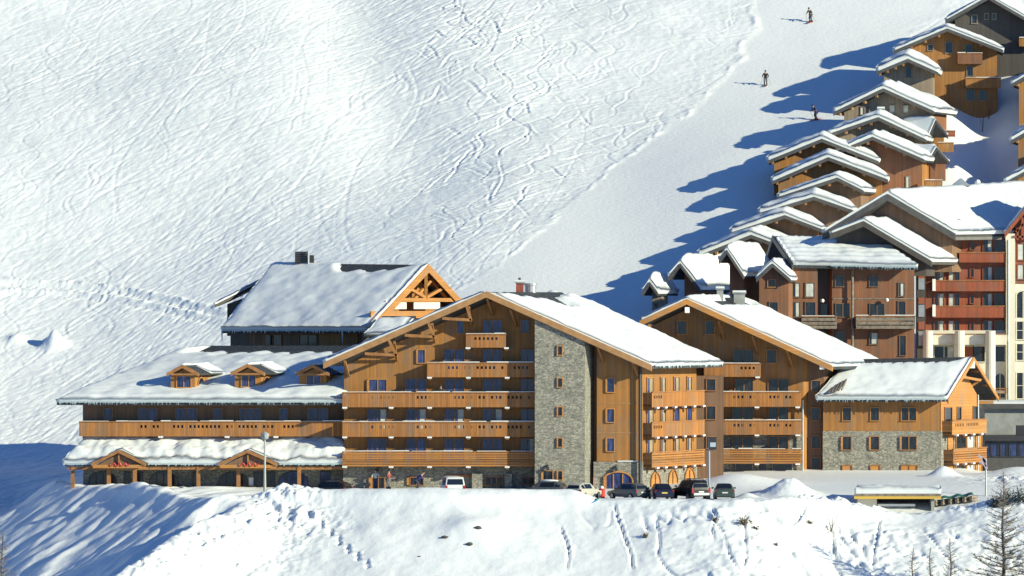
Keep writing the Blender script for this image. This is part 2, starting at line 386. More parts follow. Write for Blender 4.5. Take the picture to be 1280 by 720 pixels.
H += leftf * (0.28 * fnoise(st_ * 0.35, sn_, 1.1, 25, 2) + 0.5 * np.maximum(0, fnoise(st_ * 0.3, sn_, 2.4, 27, 2)))

# ski tracks, footprints and cracks pressed into the sheet
dH = np.zeros(NX * NY)
fx0, ix0 = fx[0], 34
yi = np.arange(NY)
def stamp(pts, depth, width, bermk=0.5, taper=True):
    """press a groove along world points into the grid"""
    pts = np.asarray(pts); n = len(pts)
    d = np.gradient(pts, axis=0); L = np.hypot(d[:, 0], d[:, 1]) + 1e-9; nx, ny = -d[:, 1] / L, d[:, 0] / L
    cx = np.rint((pts[:, 0] - fx0) / 0.16).astype(int) + ix0
    cy = np.rint(np.interp(pts[:, 1], gys, yi)).astype(int)
    k = int(math.ceil(width * 2.2 / 0.16))
    env = np.clip(np.minimum(np.arange(n), np.arange(n)[::-1]) / 8.0, 0, 1) if taper else np.ones(n)
    oi, oj = np.meshgrid(np.arange(-k, k + 1), np.arange(-k, k + 1))
    I = cx[:, None] + oi.ravel(); J = cy[:, None] + oj.ravel()
    ok = (I > 0) & (I < NX - 1) & (J > 0) & (J < NY - 1)
    I = np.clip(I, 0, NX - 1); J = np.clip(J, 0, NY - 1)
    rx = gxs[I] - pts[:, 0:1]; ry = gys[J] - pts[:, 1:2]
    ac = rx * nx[:, None] + ry * ny[:, None]; al = rx * -ny[:, None] * -1 * 0 + rx * d[:, 0:1] / L[:, None] + ry * d[:, 1:2] / L[:, None]
    wgt = (np.abs(al) < 0.5 * 0.16).astype(float)
    pr = -np.exp(-(ac / width) ** 2) + bermk * np.exp(-((ac - 1.5 * width) / (0.6 * width)) ** 2) * 1.2 + bermk * 0.4 * np.exp(-((ac + 1.5 * width) / (0.6 * width)) ** 2)
    val = depth * pr * wgt * env[:, None] * ok
    dH[:] += np.bincount((J * NX + I).ravel(), weights=val.ravel(), minlength=NX * NY)
tr = np.random.RandomState(21)
def walk(x, y, ang, length, wig, wl, step=0.16):
    n = max(6, int(length / step)); s = np.arange(n) * step
    a = ang + wig * np.sin(2 * math.pi * s / wl + tr.rand() * 6.28) + 0.12 * (tr.rand() - 0.5) * s / 3
    return np.stack([x + np.cumsum(np.cos(a)) * step, y + np.cumsum(np.sin(a)) * step], 1)
for i in range(430):                                       # bundles of long slanting traverses over the open slope
    bx, by = tr.uniform(-72, 35), tr.uniform(28, 178)
    if tr.rand() < 0.5: bx = tr.uniform(-56, -12)
    ba = tr.normal(40 + 6 * (bx < -15), 17) - 22 * (bx > 4); bl_ = tr.uniform(8, 34); bw = tr.uniform(0, 0.22); wl_ = tr.uniform(14, 34)
    for j in range(tr.randint(3, 15)):
        a = R(ba + tr.normal(0, 5)) + (math.pi if tr.rand() < 0.5 else 0)
        stamp(walk(bx + tr.normal(0, 3.5), by + tr.normal(0, 3.5), a, bl_ * tr.uniform(0.4, 1.2), bw, wl_), tr.uniform(0.02, 0.11) * tr.uniform(0.5, 1), tr.uniform(0.10, 0.24))
for i in range(130):                                       # linked turns straight down
    x, y = tr.uniform(-72, 30), tr.uniform(45, 182)
    stamp(walk(x, y, R(tr.normal(-100, 22)), tr.uniform(8, 30), tr.uniform(0.5, 1.05), tr.uniform(7, 15)), tr.uniform(0.03, 0.12), tr.uniform(0.13, 0.22), 0.8)
for i in range(420):                                       # crossing tracks in and right of the gully
    x, y = tr.uniform(-16, 24), tr.uniform(60, 182)
    a = R(tr.choice([20, 70, 150, -40, 5]) + tr.normal(0, 15))
    stamp(walk(x, y, a, tr.uniform(4, 14), tr.uniform(0.1, 0.8), tr.uniform(5, 12)), tr.uniform(0.04, 0.13), tr.uniform(0.13, 0.25), 0.8)
for i in range(800):                                       # chopped snow low on the slope
    x, y = tr.uniform(-72, 4), tr.uniform(30, 70)
    stamp(walk(x, y, R(tr.uniform(0, 360)), tr.uniform(1.0, 4), tr.uniform(0, 1), 4), tr.uniform(0.03, 0.10), tr.uniform(0.13, 0.22), 0.9)
dH *= (0.34 + 0.42 * np.exp(-((GX + 4 - (150 - GY) * 0.10) / 9.0) ** 2) * sstep(85, 110, GY)).ravel()
dH[:] = dH * (1 - 0.985 * groom.ravel()) * sstep(24, 30, GY).ravel()
dH[:] = np.clip(dH, -0.45, 0.4)
def px_line(pp, step=0.14):
    P = [hit(*p) for p in pp]; out = []
    for a, b in zip(P[:-1], P[1:]):
        n = max(2, int((b - a).length / step))
        for k in range(n): out.append((a.x + (b.x - a.x) * k / n, a.y + (b.y - a.y) * k / n))
    out = np.array(out)
    return out + 0.1 * np.stack([fnoise(out[:, 0], out[:, 1], 1.5, 31, 2), fnoise(out[:, 0], out[:, 1], 1.5, 32, 2)], 1)
for pp, dp, wd, bk in (([(0, 355), (90, 360), (150, 367), (210, 380), (280, 396)], 0.13, 0.7, 0.9), ([(0, 366), (90, 370), (150, 378), (200, 388), (272, 404)], 0.11, 0.6, 1.0)):
    stamp(px_line(pp), dp, wd, bk)
for pp in ([(768, 627), (771, 645), (780, 668), (788, 690), (792, 718)], [(888, 634), (896, 648), (890, 664)], [(890, 660), (892, 680)], [(1032, 650), (1040, 668), (1044, 700)], [(1010, 630), (1000, 650), (985, 662)], [(930, 650), (933, 690), (930, 716)], [(1100, 650), (1095, 680), (1090, 716)], [(700, 655), (712, 690), (708, 716)]):
    stamp(px_line(pp), 0.13, 0.13, 0.7)
feet = px_line([(392, 648), (412, 665), (430, 685), (450, 700), (472, 720)])
for k in range(0, len(feet) - 5, 6):
    o_ = 0.18 if (k // 6) % 2 else -0.18
    stamp(feet[k:k + 3] + [o_, 0], 0.22, 0.2, 0.4, False)
H = H + dH.reshape(NY, NX)
# a cone of snow dug out on the slope at the left
cp = hit(68, 432)
rc = np.hypot(GX - cp.x, GY - cp.y) * (1 + 0.5 * fnoise(GX, GY, 0.9, 40, 2))
H += 1.7 * np.exp(-(rc / 0.95) ** 2)
cp2 = hit(20, 425); H += 0.5 * np.exp(-(np.hypot(GX - cp2.x, GY - cp2.y) / 0.9) ** 2)
def build_ground():
    me = bpy.data.meshes.new('snow_ground')
    nv = NX * NY
    me.vertices.add(nv)
    me.vertices.foreach_set('co', np.stack([GX.ravel(), GY.ravel(), H.ravel()], 1).astype(np.float32).ravel())
    ii = (np.arange(NY - 1)[:, None] * NX + np.arange(NX - 1)[None, :]).ravel()
    q = np.stack([ii, ii + 1, ii + 1 + NX, ii + NX], 1).astype(np.int32)
    nf = len(q)
    me.loops.add(nf * 4); me.loops.foreach_set('vertex_index', q.ravel())
    me.polygons.add(nf); me.polygons.foreach_set('loop_start', np.arange(0, nf * 4, 4, dtype=np.int32))
    me.polygons.foreach_set('use_smooth', np.ones(nf, dtype=bool))
    at = me.attributes.new('groomed', 'FLOAT', 'POINT'); at.data.foreach_set('value', groom.ravel().astype(np.float32))
    me.materials.append(M['gsnow']); me.update(calc_edges=True)
    o = bpy.data.objects.new('snow_ground', me); COL.objects.link(o)
    tag(o, 'tracked snow slope, groomed piste and snow bank below the terrace', 'snow ground', None, 'structure')
build_ground()
# ---------------------------------------------------------------- building kit
def lerp(a, b, t): return a + (b - a) * t
class Roof:
    """two slopes from a ridge R0-R1 down to four eave corners"""
    def __init__(s, R0, R1, FL, FR, BL=None, BR=None):
        s.R0, s.R1, s.FL, s.FR = R0, R1, FL, FR
        s.BL = BL if BL is not None else FL + (R1 - R0); s.BR = BR if BR is not None else FR + (R1 - R0)
    def P(s, a, t):
        r = lerp(s.R0, s.R1, a)
        return lerp(r, lerp(s.FR, s.BR, a), t) if t >= 0 else lerp(r, lerp(s.FL, s.BL, a), -t)
    def build(s, parent, mat, th=0.24, name='roof'):
        mb = MB(); d = Vector((0, 0, -th))
        for R0, R1, E0, E1 in ((s.R0, s.R1, s.FR, s.BR), (s.R0, s.R1, s.FL, s.BL)):
            if (E0 - R0).length < 0.05: continue
            q = [R0, E0, E1, R1]
            mb.v_off = len(mb.v); b = len(mb.v)
            mb.v += [tuple(p) for p in q] + [tuple(p + d) for p in q]
            n = (q[1] - q[0]).cross(q[2] - q[0]); fl = n.z < 0
            fs = [(0, 1, 2, 3), (7, 6, 5, 4)] + [((i + 1) % 4, i, 4 + i, 4 + (i + 1) % 4) for i in range(4)]
            for f in fs:
                f = tuple(b + k for k in f); mb.f.append(f[::-1] if fl else f); mb.mi.append(0)
        return mb.build(name, mat, parent)
    def snow(s, parent, T=0.5, side=(-1, 1), a0=0.0, a1=1.0, mask=None, lumps=0.12, step=0.3, seed=0, over=0.12, edge=0.55, mat='snow', ripple=0, rnd=1.0, rough=0.06):
        """a sheet of settled snow with a rounded rim on the slopes"""
        LA = (s.R1 - s.R0).length
        LL = (s.FL - s.R0).length; LR = (s.FR - s.R0).length
        na = max(4, int(LA / step)); nl = int(LL / step) + 1 if side[0] < 0 else 0; nr = int(LR / step) + 1 if side[1] > 0 else 0
        ts = [-1 + k / nl for k in range(nl)] if nl else []
        ts += [0.0] + [(k + 1) / nr for k in range(nr)]
        if nl: ts = [max(-1, t) for t in ts]
        A = [a0 + (a1 - a0) * i / na for i in range(na + 1)]
        mb = MB(); grid = {}; keep = {}
        ea = (s.R1 - s.R0).normalized()
        for i, a in enumerate(A):
            for j, t in enumerate(ts):
                b = s.P(a, t)
                L = LL if t < 0 else LR
                de = L * (1 - abs(t)); da = min((a - a0), (a1 - a)) * LA
                if side[0] >= 0: de = min(de, 1e3)
                r = rnd * T * 1.3
                dmin = max(0, min(de, da) + 0.28 * mnoise.noise((b.x * 1.1, b.y * 1.1, seed + 5.0)) * (1 if min(de, da) > 0.01 else 0))
                q = min(1, dmin / max(r, 0.05)); pr = edge + (1 - edge) * math.sqrt(1 - (1 - q) ** 2)
                lm = 1 + lumps * (mnoise.noise((b.x * 0.55 + seed * 9, b.y * 0.55, b.z * 0.5)) * 1.6 + 1.0 * mnoise.noise((b.x * 0.16 + seed, b.y * 0.16, b.z * .2)))
                th = T * pr * lm + rough * (mnoise.noise((b.x * 1.3, b.y * 1.3 + seed, b.z * 1.3)) + 0.7 * mnoise.noise((b.x * 3.1, b.y * 3.1 + seed, b.z * 3)))
                if ripple: th += ripple * math.sin(t * L * 2 * math.pi / 1.25 + a)
                if mask: th = th * mask(a, t) if mask(a, t) < 1 else th
                if th < 0.03 and mask: th = -0.04
                o = Vector((0, 0, 0))
                if de < 0.01 and (t < 0 or nr): o = ((s.FR if t > 0 else s.FL) - s.R0); o = Vector((o.x, o.y, 0)).normalized() * over
                grid[i, j] = len(mb.v); keep[i, j] = th > 0
                mb.v.append(tuple(b + o + Vector((0, 0, th))))
        nt_ = len(ts)
        fl = None
        used = []
        for i in range(na):
            for j in range(nt_ - 1):
                if not (keep[i, j] or keep[i + 1, j] or keep[i, j + 1] or keep[i + 1, j + 1]): continue
                f = (grid[i, j], grid[i + 1, j], grid[i + 1, j + 1], grid[i, j + 1])
                if fl is None:
                    p = [Vector(mb.v[k]) for k in f]; fl = (p[1] - p[0]).cross(p[3] - p[0]).z < 0
                used.append(f)
        for f in used: mb.f.append(f[::-1] if fl else f); mb.mi.append(0)
        # skirt round the outer rim
        ring = [(i, 0) for i in range(na)] + [(na, j) for j in range(nt_ - 1)] + [(i, nt_ - 1) for i in range(na, 0, -1)] + [(0, j) for j in range(nt_ - 1, 0, -1)]
        rb = []
        for (i, j) in ring:
            p = Vector(mb.v[grid[i, j]]); b = s.P(A[i], ts[j]); k = len(mb.v)
            mid = lerp(p, b, 0.55) + (p - b - Vector((0, 0, (p - b).z))) * 0.35
            mb.v.append(tuple(mid)); mb.v.append(tuple(b + Vector((0, 0, -0.01)))); rb.append((grid[i, j], k, k + 1, keep[i, j]))
        for q in range(len(rb)):
            u, v = rb[q], rb[(q + 1) % len(rb)]
            if not (u[3] or v[3]): continue
            for f in ((u[0], u[1], v[1], v[0]), (u[1], u[2], v[2], v[1])):
                mb.f.append(f if fl else f[::-1]); mb.mi.append(0)
        return mb.build('snow_cover', M[mat], parent, smooth=True)
    def barge(s, parent, mat, h=0.42, th=0.10, front=True, name='barge_board', out=0.05, drop=0.06):
        """bargeboards under the front verge"""
        for E in ((s.FL, s.FR) if front else (s.BL, s.BR)):
            r = s.R0 if front else s.R1; ax = (s.R0 - s.R1).normalized() * (1 if front else -1)
            if (E - r).length < 0.1: continue
            mb = MB(); z = Vector((0, 0, -h)); d = Vector((0, 0, drop))
            mb.prism([r + d + ax * 0.004, E + d + ax * 0.004, E + z + ax * 0.004, r + z + ax * 0.004], ax * (th + out))
            mb.build(name, mat, parent)
    def purlins(s, parent, mat, n=3, t_list=None, l=0.9, sz=0.24):
        ax = (s.R1 - s.R0).normalized()
        for t in (t_list or [-0.85, -0.45, 0, 0.45, 0.85]):
            p = s.P(0, t) + Vector((0, 0, -0.42))
            mb = MB(); mb.bar(p + ax * 0.12, p + ax * l, sz, sz * 1.15); mb.build('purlin', mat, parent)
def icicles(parent, p0, p1, n, lmax=0.7, seed=0):
    """one jagged ribbon of ice along an eave"""
    rr = random.Random(seed); mb = MB(); n = int(n * 1.4)
    p0 = Vector(p0); p1 = Vector(p1); a = (p1 - p0).normalized(); nn = Vector((a.y, -a.x, 0)).normalized() * 0.05
    for i in range(n * 2 + 1):
        p = lerp(p0, p1, i / (2 * n)); L = 0.04 + (0.6 * lmax * rr.random() ** 3.0 if i % 2 else 0.04 * rr.random())
        for q in (p + nn + UP * 0.08, p - nn + UP * 0.08, p - nn * 0.15 - UP * L, p + nn * 0.15 - UP * L): mb.v.append(tuple(q))
    for i in range(n * 2):
        k = 4 * i
        for c in range(4): mb.f.append((k + c, k + (c + 1) % 4, k + 4 + (c + 1) % 4, k + 4 + c)); mb.mi.append(0)
    return mb.build('icicle_fringe', M['ice'], parent)
def window(pl, u0, u1, z0, z1, parent, mull=1, fmat='beam', pmat='glass', out=0.10, bar=0.08, curtain=None, bars=0, sill=None, name='window', arch=False, jamb=None, out0=0.0):
    """frame proud of the wall with the glazing set back inside it"""
    mb = MB(); o1 = out0 + out
    if u0 > u1: u0, u1 = u1, u0
    if z0 > z1: z0, z1 = z1, z0
    if not arch:
        mb.rect(pl, u0 - bar, u0, z0, z1, out0 - 0.05, o1); mb.rect(pl, u1, u1 + bar, z0, z1, out0 - 0.05, o1)
        mb.rect(pl, u0 - bar, u1 + bar, z1, z1 + bar, out0 - 0.05, o1 + 0.01); mb.rect(pl, u0 - bar * 1.4, u1 + bar * 1.4, z0 - bar, z0, out0 - 0.05, o1 + 0.05)
        for k in range(mull):
            c = u0 + (u1 - u0) * (k + 1) / (mull + 1); mb.rect(pl, c - 0.04, c + 0.04, z0, z1, out0 - 0.02, o1 - 0.02)
        for k in range(bars):
            c = z0 + (z1 - z0) * (k + 1) / (bars + 1); mb.rect(pl, u0, u1, c - 0.025, c + 0.025, out0 - 0.02, o1 - 0.035)
        f = mb.build(name, M[fmat], parent)
        g = MB(); g.rect(pl, u0 + 0.002, u1 - 0.002, z0 + 0.002, z1 - 0.002, out0 - 0.04, out0 + 0.022); g.build('pane', M[pmat], f)
        if curtain:
            cw = (u1 - u0) * curtain[1]; c0 = u0 + 0.03 if curtain[0] < 0 else u1 - cw - 0.03
            c = MB(); c.rect(pl, c0, c0 + cw, z0 + 0.03, z1 - 0.03, out0 + 0.023, out0 + 0.032); c.build('curtain', M[curtain[2] if len(curtain) > 2 else 'curtain'], f)
    else:
        hh = (u1 - u0) / 2 * (0.62 if arch is True else arch); zs = z1 - hh; um = (u0 + u1) / 2; n = 12
        def arc(e): return [(um + (u1 - um + e) * math.cos(math.pi * k / n), zs + (hh + e) * math.sin(math.pi * k / n)) for k in range(n + 1)]
        A, B = arc(0), arc(bar)
        for k in range(n):
            mb.prism([pl.pt(*A[k], out0 - 0.05), pl.pt(*B[k], out0 - 0.05), pl.pt(*B[k + 1], out0 - 0.05), pl.pt(*A[k + 1], out0 - 0.05)], pl.n * (out + 0.05))
        mb.rect(pl, u0 - bar, u0, z0, zs, out0 - 0.05, o1); mb.rect(pl, u1, u1 + bar, z0, zs, out0 - 0.05, o1)
        for k in range(mull):
            c = u0 + (u1 - u0) * (k + 1) / (mull + 1); mb.rect(pl, c - 0.05, c + 0.05, z0, z1 - hh * 0.12 - abs(c - um) * 0.1, out0 - 0.02, o1 - 0.02)
        f = mb.build(name, M[fmat], parent)
        g = MB(); g.prism([pl.pt(u0, z0, out0 - 0.04), pl.pt(u1, z0, out0 - 0.04)] + [pl.pt(a, b, out0 - 0.04) for a, b in A], pl.n * 0.062); g.build('pane', M[pmat], f)
    if jamb:
        j = MB(); c = u0 + (u1 - u0) * jamb[0]; j.rect(pl, c, c + jamb[1], z0, z1 - (0.35 if arch else 0), out0 + 0.024, o1 + 0.05); j.build('shutter', M['trim'], f)
    return f
def win_px(pl, x0, y0, x1, y1, parent, **k):
    u0, _ = pl.pix(x0, y0); u1, _ = pl.pix(x1, y0); um = (x0 + x1) / 2
    return window(pl, u0, u1, pl.pix(um, y1)[1], pl.pix(um, y0)[1], parent, **k)
def balcony(pl, u0, u1, z0, z1, depth, parent, cut=(), kind='boards', brackets=(), ends=(1, 1), snow=True, mat='rail', floor_mat='beam', bsnow=True):
    """floor (the part itself) with railing, handrail snow and brackets as its parts; z0 underside, z1 top of the rail"""
    fl = MB(); fl.rect(pl, u0, u1, z0, z0 + 0.22, -0.1, depth - 0.03); f = fl.build('balcony', M[floor_mat], parent)
    r = MB(); th = 0.05
    b0, b1 = z0 - 0.06, z1 - 0.10; hgt = b1 - b0
    zc0, zc1 = b0 + hgt * 0.60, b0 + hgt * 0.80
    if kind == 'boards':
        n = max(2, int(round((u1 - u0) / 0.19))); wv = (u1 - u0) / n
        for i in range(n):
            a, b = u0 + wv * i, u0 + wv * (i + 1) - 0.012; c = (a + b) / 2
            if any(q0 < c < q1 for q0, q1 in cut) and i % 2 == 0 and (i // 2) % 9 != 8:
                r.rect(pl, a, b, b0, zc0, depth, depth + th); r.rect(pl, a, b, zc1, b1, depth, depth + th)
            else: r.rect(pl, a, b, b0, b1, depth, depth + th)
    else:
        n = 6 if kind == 'slats' else 3; hv = hgt / n
        for i in range(n):
            r.rect(pl, u0, u1, b0 + hv * i, b0 + hv * (i + 1) - (0.05 if kind == 'slats' else 0.09), depth, depth + th)
    for e, uu in ((ends[0], u0), (ends[1], u1 - th)):
        if e: r.rect(pl, uu, uu + th, b0, b1, 0.0, depth - 0.002)
    np_ = max(2, int((u1 - u0) / 3.2) + 1)
    for i in range(np_):
        c = lerp(u0 + 0.1, u1 - 0.1, i / (np_ - 1)); r.rect(pl, c - 0.05, c + 0.05, b0 + 0.02, z1 - 0.02, depth - 0.09, depth - 0.004)
    r.build('railing', M[mat], f)
    h = MB(); h.rect(pl, u0 - 0.04, u1 + 0.04, b1 + 0.003, z1, depth - 0.08, depth + 0.12); h.build('handrail', M['beam'], f)
    if snow:
        sn = MB(); rr = random.Random(int(u0 * 31 + z0 * 7)); a = u0
        while a < u1 - 0.3:
            b = min(u1, a + rr.uniform(0.8, 3.5)); t = rr.uniform(0.03, 0.09)
            sn.rect(pl, a, b, z1 + 0.002, z1 + t, depth - 0.07, depth + 0.11); a = b + (0 if rr.random() < 0.7 else rr.uniform(0.1, 0.8))
        sn.build('rail_snow', M['snow'], f)
    for c in brackets:
        b = MB(); b.rect(pl, c - 0.13, c + 0.13, z0 - 0.30, z0 - 0.065, 0.0, depth + 0.22); k = b.build('bracket', M[floor_mat], f)
        if bsnow:
            b = MB(); b.rect(pl, c - 0.22, c + 0.22, z0 - 0.18, z0 - 0.03, depth + 0.055, depth + 0.34); b.build('bracket_snow', M['snow'], f)
    return f
def bal_px(pl, x0, x1, ytop, ybot, depth, parent, cut=(), brackets=(), **k):
    f = lambda x: pl.pix(x, ytop, depth)[0]
    xm = (x0 + x1) / 2
    return balcony(pl, f(x0), f(x1), pl.pix(xm, ybot, depth)[1] + 0.06, pl.pix(xm, ytop, depth)[1], depth, parent, [(f(a), f(b)) for a, b in cut], brackets=[f(b) for b in brackets], **k)
def gable_body(roof, parent, mat, zb, a0, a1, tl, tr, name='wall', drop=0.26, splits=None):
    """closed wall block under a two-slope roof, between the slope fractions tl and tr"""
    r0, r1 = roof.P(a0, 0), roof.P(a1, 0); e = r1 - r0; d = Vector((0, 0, -drop))
    L, Rr = roof.P(a0, -tl) + d, roof.P(a0, tr) + d
    # front profile brought into the vertical plane through the ridge foot
    pts = [Vector((L.x, L.y, zb)), Vector((Rr.x, Rr.y, zb)), Rr, r0 + d, L]
    mb = MB(); mb.prism(pts, e); return mb.build(name, mat, parent)
# ---------------------------------------------------------------- the long main chalet with the stone tower
GZ = 0.0
def bz(x, y, d=1.2): return ground(x, y) - d
B = empty('main_chalet', (X(615, 0), 0, 0), 'large golden wooden chalet with a tall stone tower and four long balconies', 'chalet')
yv = -3.1
rfA = Roof(W(608.5, 365, yv), W(608.5, 365, yv) + Vector((7.0, 12.6, 0)), W(405, 454, yv), W(815, 457, yv))
rfA.build(B, M['tile'], 0.3)
rfA.barge(B, M['barge'], 0.5, 0.08)
def mA(a, t):
    tb = float(np.interp(a, [0, .04, .2, .42, .5, .64, .74, .9, 0.97, 1], [0, 0.03, .075, .10, .22, .23, .09, .05, 0.03, 0.0])) + 0.012 * math.sin(a * 40)
    if t >= 0: return min(1, max(0, (t - tb) / 0.05))
    return min(1, max(0, (-t - 0.10 * (0.04 < a < .95)) / 0.04))
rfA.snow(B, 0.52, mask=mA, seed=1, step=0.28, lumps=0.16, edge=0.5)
P0 = Plane((0, 0)); P1 = Plane((0, -1.4)); PT = Plane((0, -2.9))
# wall block following the roof
d_ = Vector((0, 0, -0.3))
def roofz(px, y):           # height of the roof underside above a front wall point
    x = X(px, y); t = (y - yv) / 12.6; sx = 7.0 * t; xr = rfA.R0.x + sx
    return (rfA.R0.z - (xr - x) * (rfA.R0.z - rfA.FL.z) / (rfA.R0.x - rfA.FL.x)) - 0.3 if x < xr else (rfA.R0.z - (x - xr) * (rfA.R0.z - rfA.FR.z) / (rfA.FR.x - rfA.R0.x)) - 0.3
def block(name, mat, pxs, y, zb, ext, parent=B, top=None):
    x0, x1 = X(pxs[0], y), X(pxs[-1], y)
    pts = [Vector((x0, y, zb)), Vector((x1, y, zb))] + [Vector((X(p, y), y, (roofz(p, y) if top is None else top))) for p in reversed(pxs)]
    mb = MB(); mb.prism(pts, ext); return mb.build(name, mat, parent)
pk = 640 + F * (rfA.R0.x + 7.0 * (0 - yv) / 12.6) / CD
block('wall', M['orange'], [430, pk, 746], 0, Z(585, 0), (5.0, 9.0, 0))
block('side_block', M['orange'], [746, 802], -1.4, Z(577, -1.4), (5.4, 10.2, 0))
block('tower', M['stone'], [668.5, 731], -2.9, -1.5, (1.1, 3.6, 0))
mb = MB(); mb.prism([W(429, 583.5, -0.06) , W(668.5, 583.5, -0.06), Vector((X(668.5, -0.06), -0.06, -1.5)), Vector((X(429, -0.06), -0.06, -1.5))], (4.4, 8.8, 0)); mb.build('stone_base', M['stone'], B)
mb = MB(); mb.prism([W(742, 577.2, -1.46), W(803, 577.2, -1.46), Vector((X(803, -1.46), -1.46, -1.5)), Vector((X(742, -1.46), -1.46, -1.5))], (5.6, 10.5, 0)); mb.build('stone_base', M['stone'], B)
for yy in (504, 541):
    mb = MB(); u0, z = P1.pix(746, yy); u1, _ = P1.pix(802, yy); mb.rect(P1, u0, u1, z - 0.05, z + 0.05, -0.02, 0.03); mb.build('trim_strip', M['barge'], B)
mb = MB(); u0, z = P1.pix(772, 577); u1, _ = P1.pix(799, 577); mb.rect(P1, u0, u1, z + 0.0, z + 0.09, 0.02, 0.16); mb.build('ledge_snow', M['snow'], B)
# windows of the gable front
for (y0, y1) in ((509.5, 545), (546.5, 582)):
    for (x0, x1) in ((460, 483), (508, 532.5), (556, 580), (603.5, 627.5), (651, 667.5)):
        win_px(P0, x0, y0 + 2, x1, y1, B, mull=1, curtain=(1, 0.3) if (x0 + y0) % 3 < 1 else None)
for (x0, x1) in ((507.5, 533), (556, 580), (603.5, 627.5), (651, 667.5)): win_px(P0, x0, 474, x1, 508, B, mull=1)
win_px(P0, 461.5, 474.5, 483, 488.5, B, mull=1, fmat='trim', jamb=(-0.14, 0.2))
for (x0, x1) in ((555.5, 580.5), (603.5, 627.5), (651, 667.5)): win_px(P0, x0, 437, x1, 470, B, mull=1)
win_px(P0, 522, 437.5, 531, 453.5, B, mull=0, fmat='trim', jamb=(-0.2, 0.16))
win_px(P0, 603.5, 400.5, 627.5, 433, B, mull=1)
win_px(P0, 571, 401.5, 579.5, 416.5, B, mull=0, fmat='trim')
win_px(P0, 651, 400, 661, 416, B, mull=0)
# balconies
bx = (431, 489, 537, 585.5, 634)
cuts = [(463, 492), (516, 540), (563, 590), (597, 627), (634, 664)]
balc = []
for yt, yb, kk in ((490, 509, 'boards'), (527, 546, 'boards'), (564, 583, 'slats')):
    balc.append(bal_px(P0, 428, 668, yt, yb, 1.5, B, cuts, bx, kind=kk, mat='rail' if kk == 'boards' else 'orangeH', ends=(1, 0)))
balc.append(bal_px(P0, 534, 668, 453, 471.5, 1.5, B, [(556, 590), (596, 632), (640, 664)], (537, 585.5, 634), ends=(1, 0)))
balc.append(bal_px(P0, 582.5, 632.5, 417, 434.5, 1.5, B, [(590, 626)], (585, 633)))
# timber trusses and braces carried on the verge
def brace(pts, w=0.2):
    mb = MB()
    for a, b in pts: mb.bar(W(a[0], a[1], a[2]), W(b[0], b[1], b[2]), w, w * 1.3)
    mb.build('brace', M['beam'], B)
for xb0, xb1, yb, dx in ((456, 496, 444, -10), (506, 543, 421, -8), (553, 589, 400, -6)):
    brace([((xb0, yb - 2, -2.55), (xb1, yb, -2.55)), ((xb1, yb + 1, -2.55), (xb1 + dx, yb - 19, -2.55)), ((xb1 - 1, yb, -2.55), (xb1 - 1, yb, 0)), ((xb1, yb + 7, -0.1), (xb1 - 3, yb - 16, -2.5))])
brace([((431, 452, -2.6), (436, 470, -0.1))])
for px, py in ((608.5, 372), (638, 386), (746.5, 431), (790.5, 451)):
    yb = 0 if px < 700 else -1.4
    brace([((px, py, -2.7), (px + 8, py + 22, yb - 0.05))], 0.18)
# tower openings
for y0, y1 in ((433, 443.5), (473, 483.5), (509, 519.5), (548, 558.5), (589, 599.5)):
    win_px(PT, 697, y0, 702.5, y1, B, mull=0, fmat='trim', pmat='glassd', jamb=(-0.2, 0.12))
win_px(PT, 679, 589, 690.5, 611.5, B, mull=0, fmat='beam', pmat='glassd', name='door', jamb=(-0.22, 0.2))
def lantern(pl, px, py, parent):
    u, z = pl.pix(px, py); mb = MB()
    mb.rect(pl, u - 0.04, u + 0.04, z - 0.05, z + 0.25, 0.0, 0.35); mb.rect(pl, u - 0.13, u + 0.13, z - 0.25, z + 0.05, 0.25, 0.5); mb.build('wall_lantern', M['dmetal'], parent)
lantern(PT, 684.5, 584, B); lantern(P1, 770, 585, B); lantern(P0, 472, 586, B)
# right block windows, arch, pipe
for y0, y1 in ((473, 490), (511.5, 527.5), (548, 564)): win_px(P1, 759, y0, 767.5, y1, B, mull=0, fmat='trim', jamb=(-0.26, 0.16))
win_px(P1, 755, 590.5, 790, 612.5, B, arch=0.62, mull=2, fmat='trim', pmat='glass', out=0.14, bar=0.14, out0=0.06, jamb=(-0.02, 0.28))
mb = MB(); mb.tube([W(800, 458, -1.75), W(800, 614, -1.75)], 0.14, 8); mb.build('drainpipe', M['dmetal'], B)
# ground floor of the gable front
PS = Plane((0, -0.06))
win_px(PS, 466, 597, 480, 616, B, mull=1, fmat='beam', pmat='glassd', name='door', jamb=(-0.36, 0.3))
win_px(PS, 513, 597, 529, 606, B, mull=1, fmat='beam', pmat='glassd', jamb=(-0.28, 0.2))
win_px(PS, 607, 596.5, 628, 606.5, B, mull=2, fmat='beam', pmat='glassd')
win_px(PS, 653, 597, 667, 605, B, mull=1, fmat='beam', pmat='glassd')
for x0, x1 in ((590, 603), (631, 640)): mb = MB(); mb.prism([W(x0, 592, -0.06), W(x1, 592, -0.06), W(x1, 622, -0.06), W(x0, 622, -0.06)], (0, -0.7, 0)); mb.build('pier', M['stone'], B)
mb = MB(); u0, z = PS.pix(556, 595); u1, _ = PS.pix(600, 595); mb.rect(PS, u0, u1, z - 0.12, z + 0.12, 0, 0.14); mb.build('lintel', M['beam'], B)
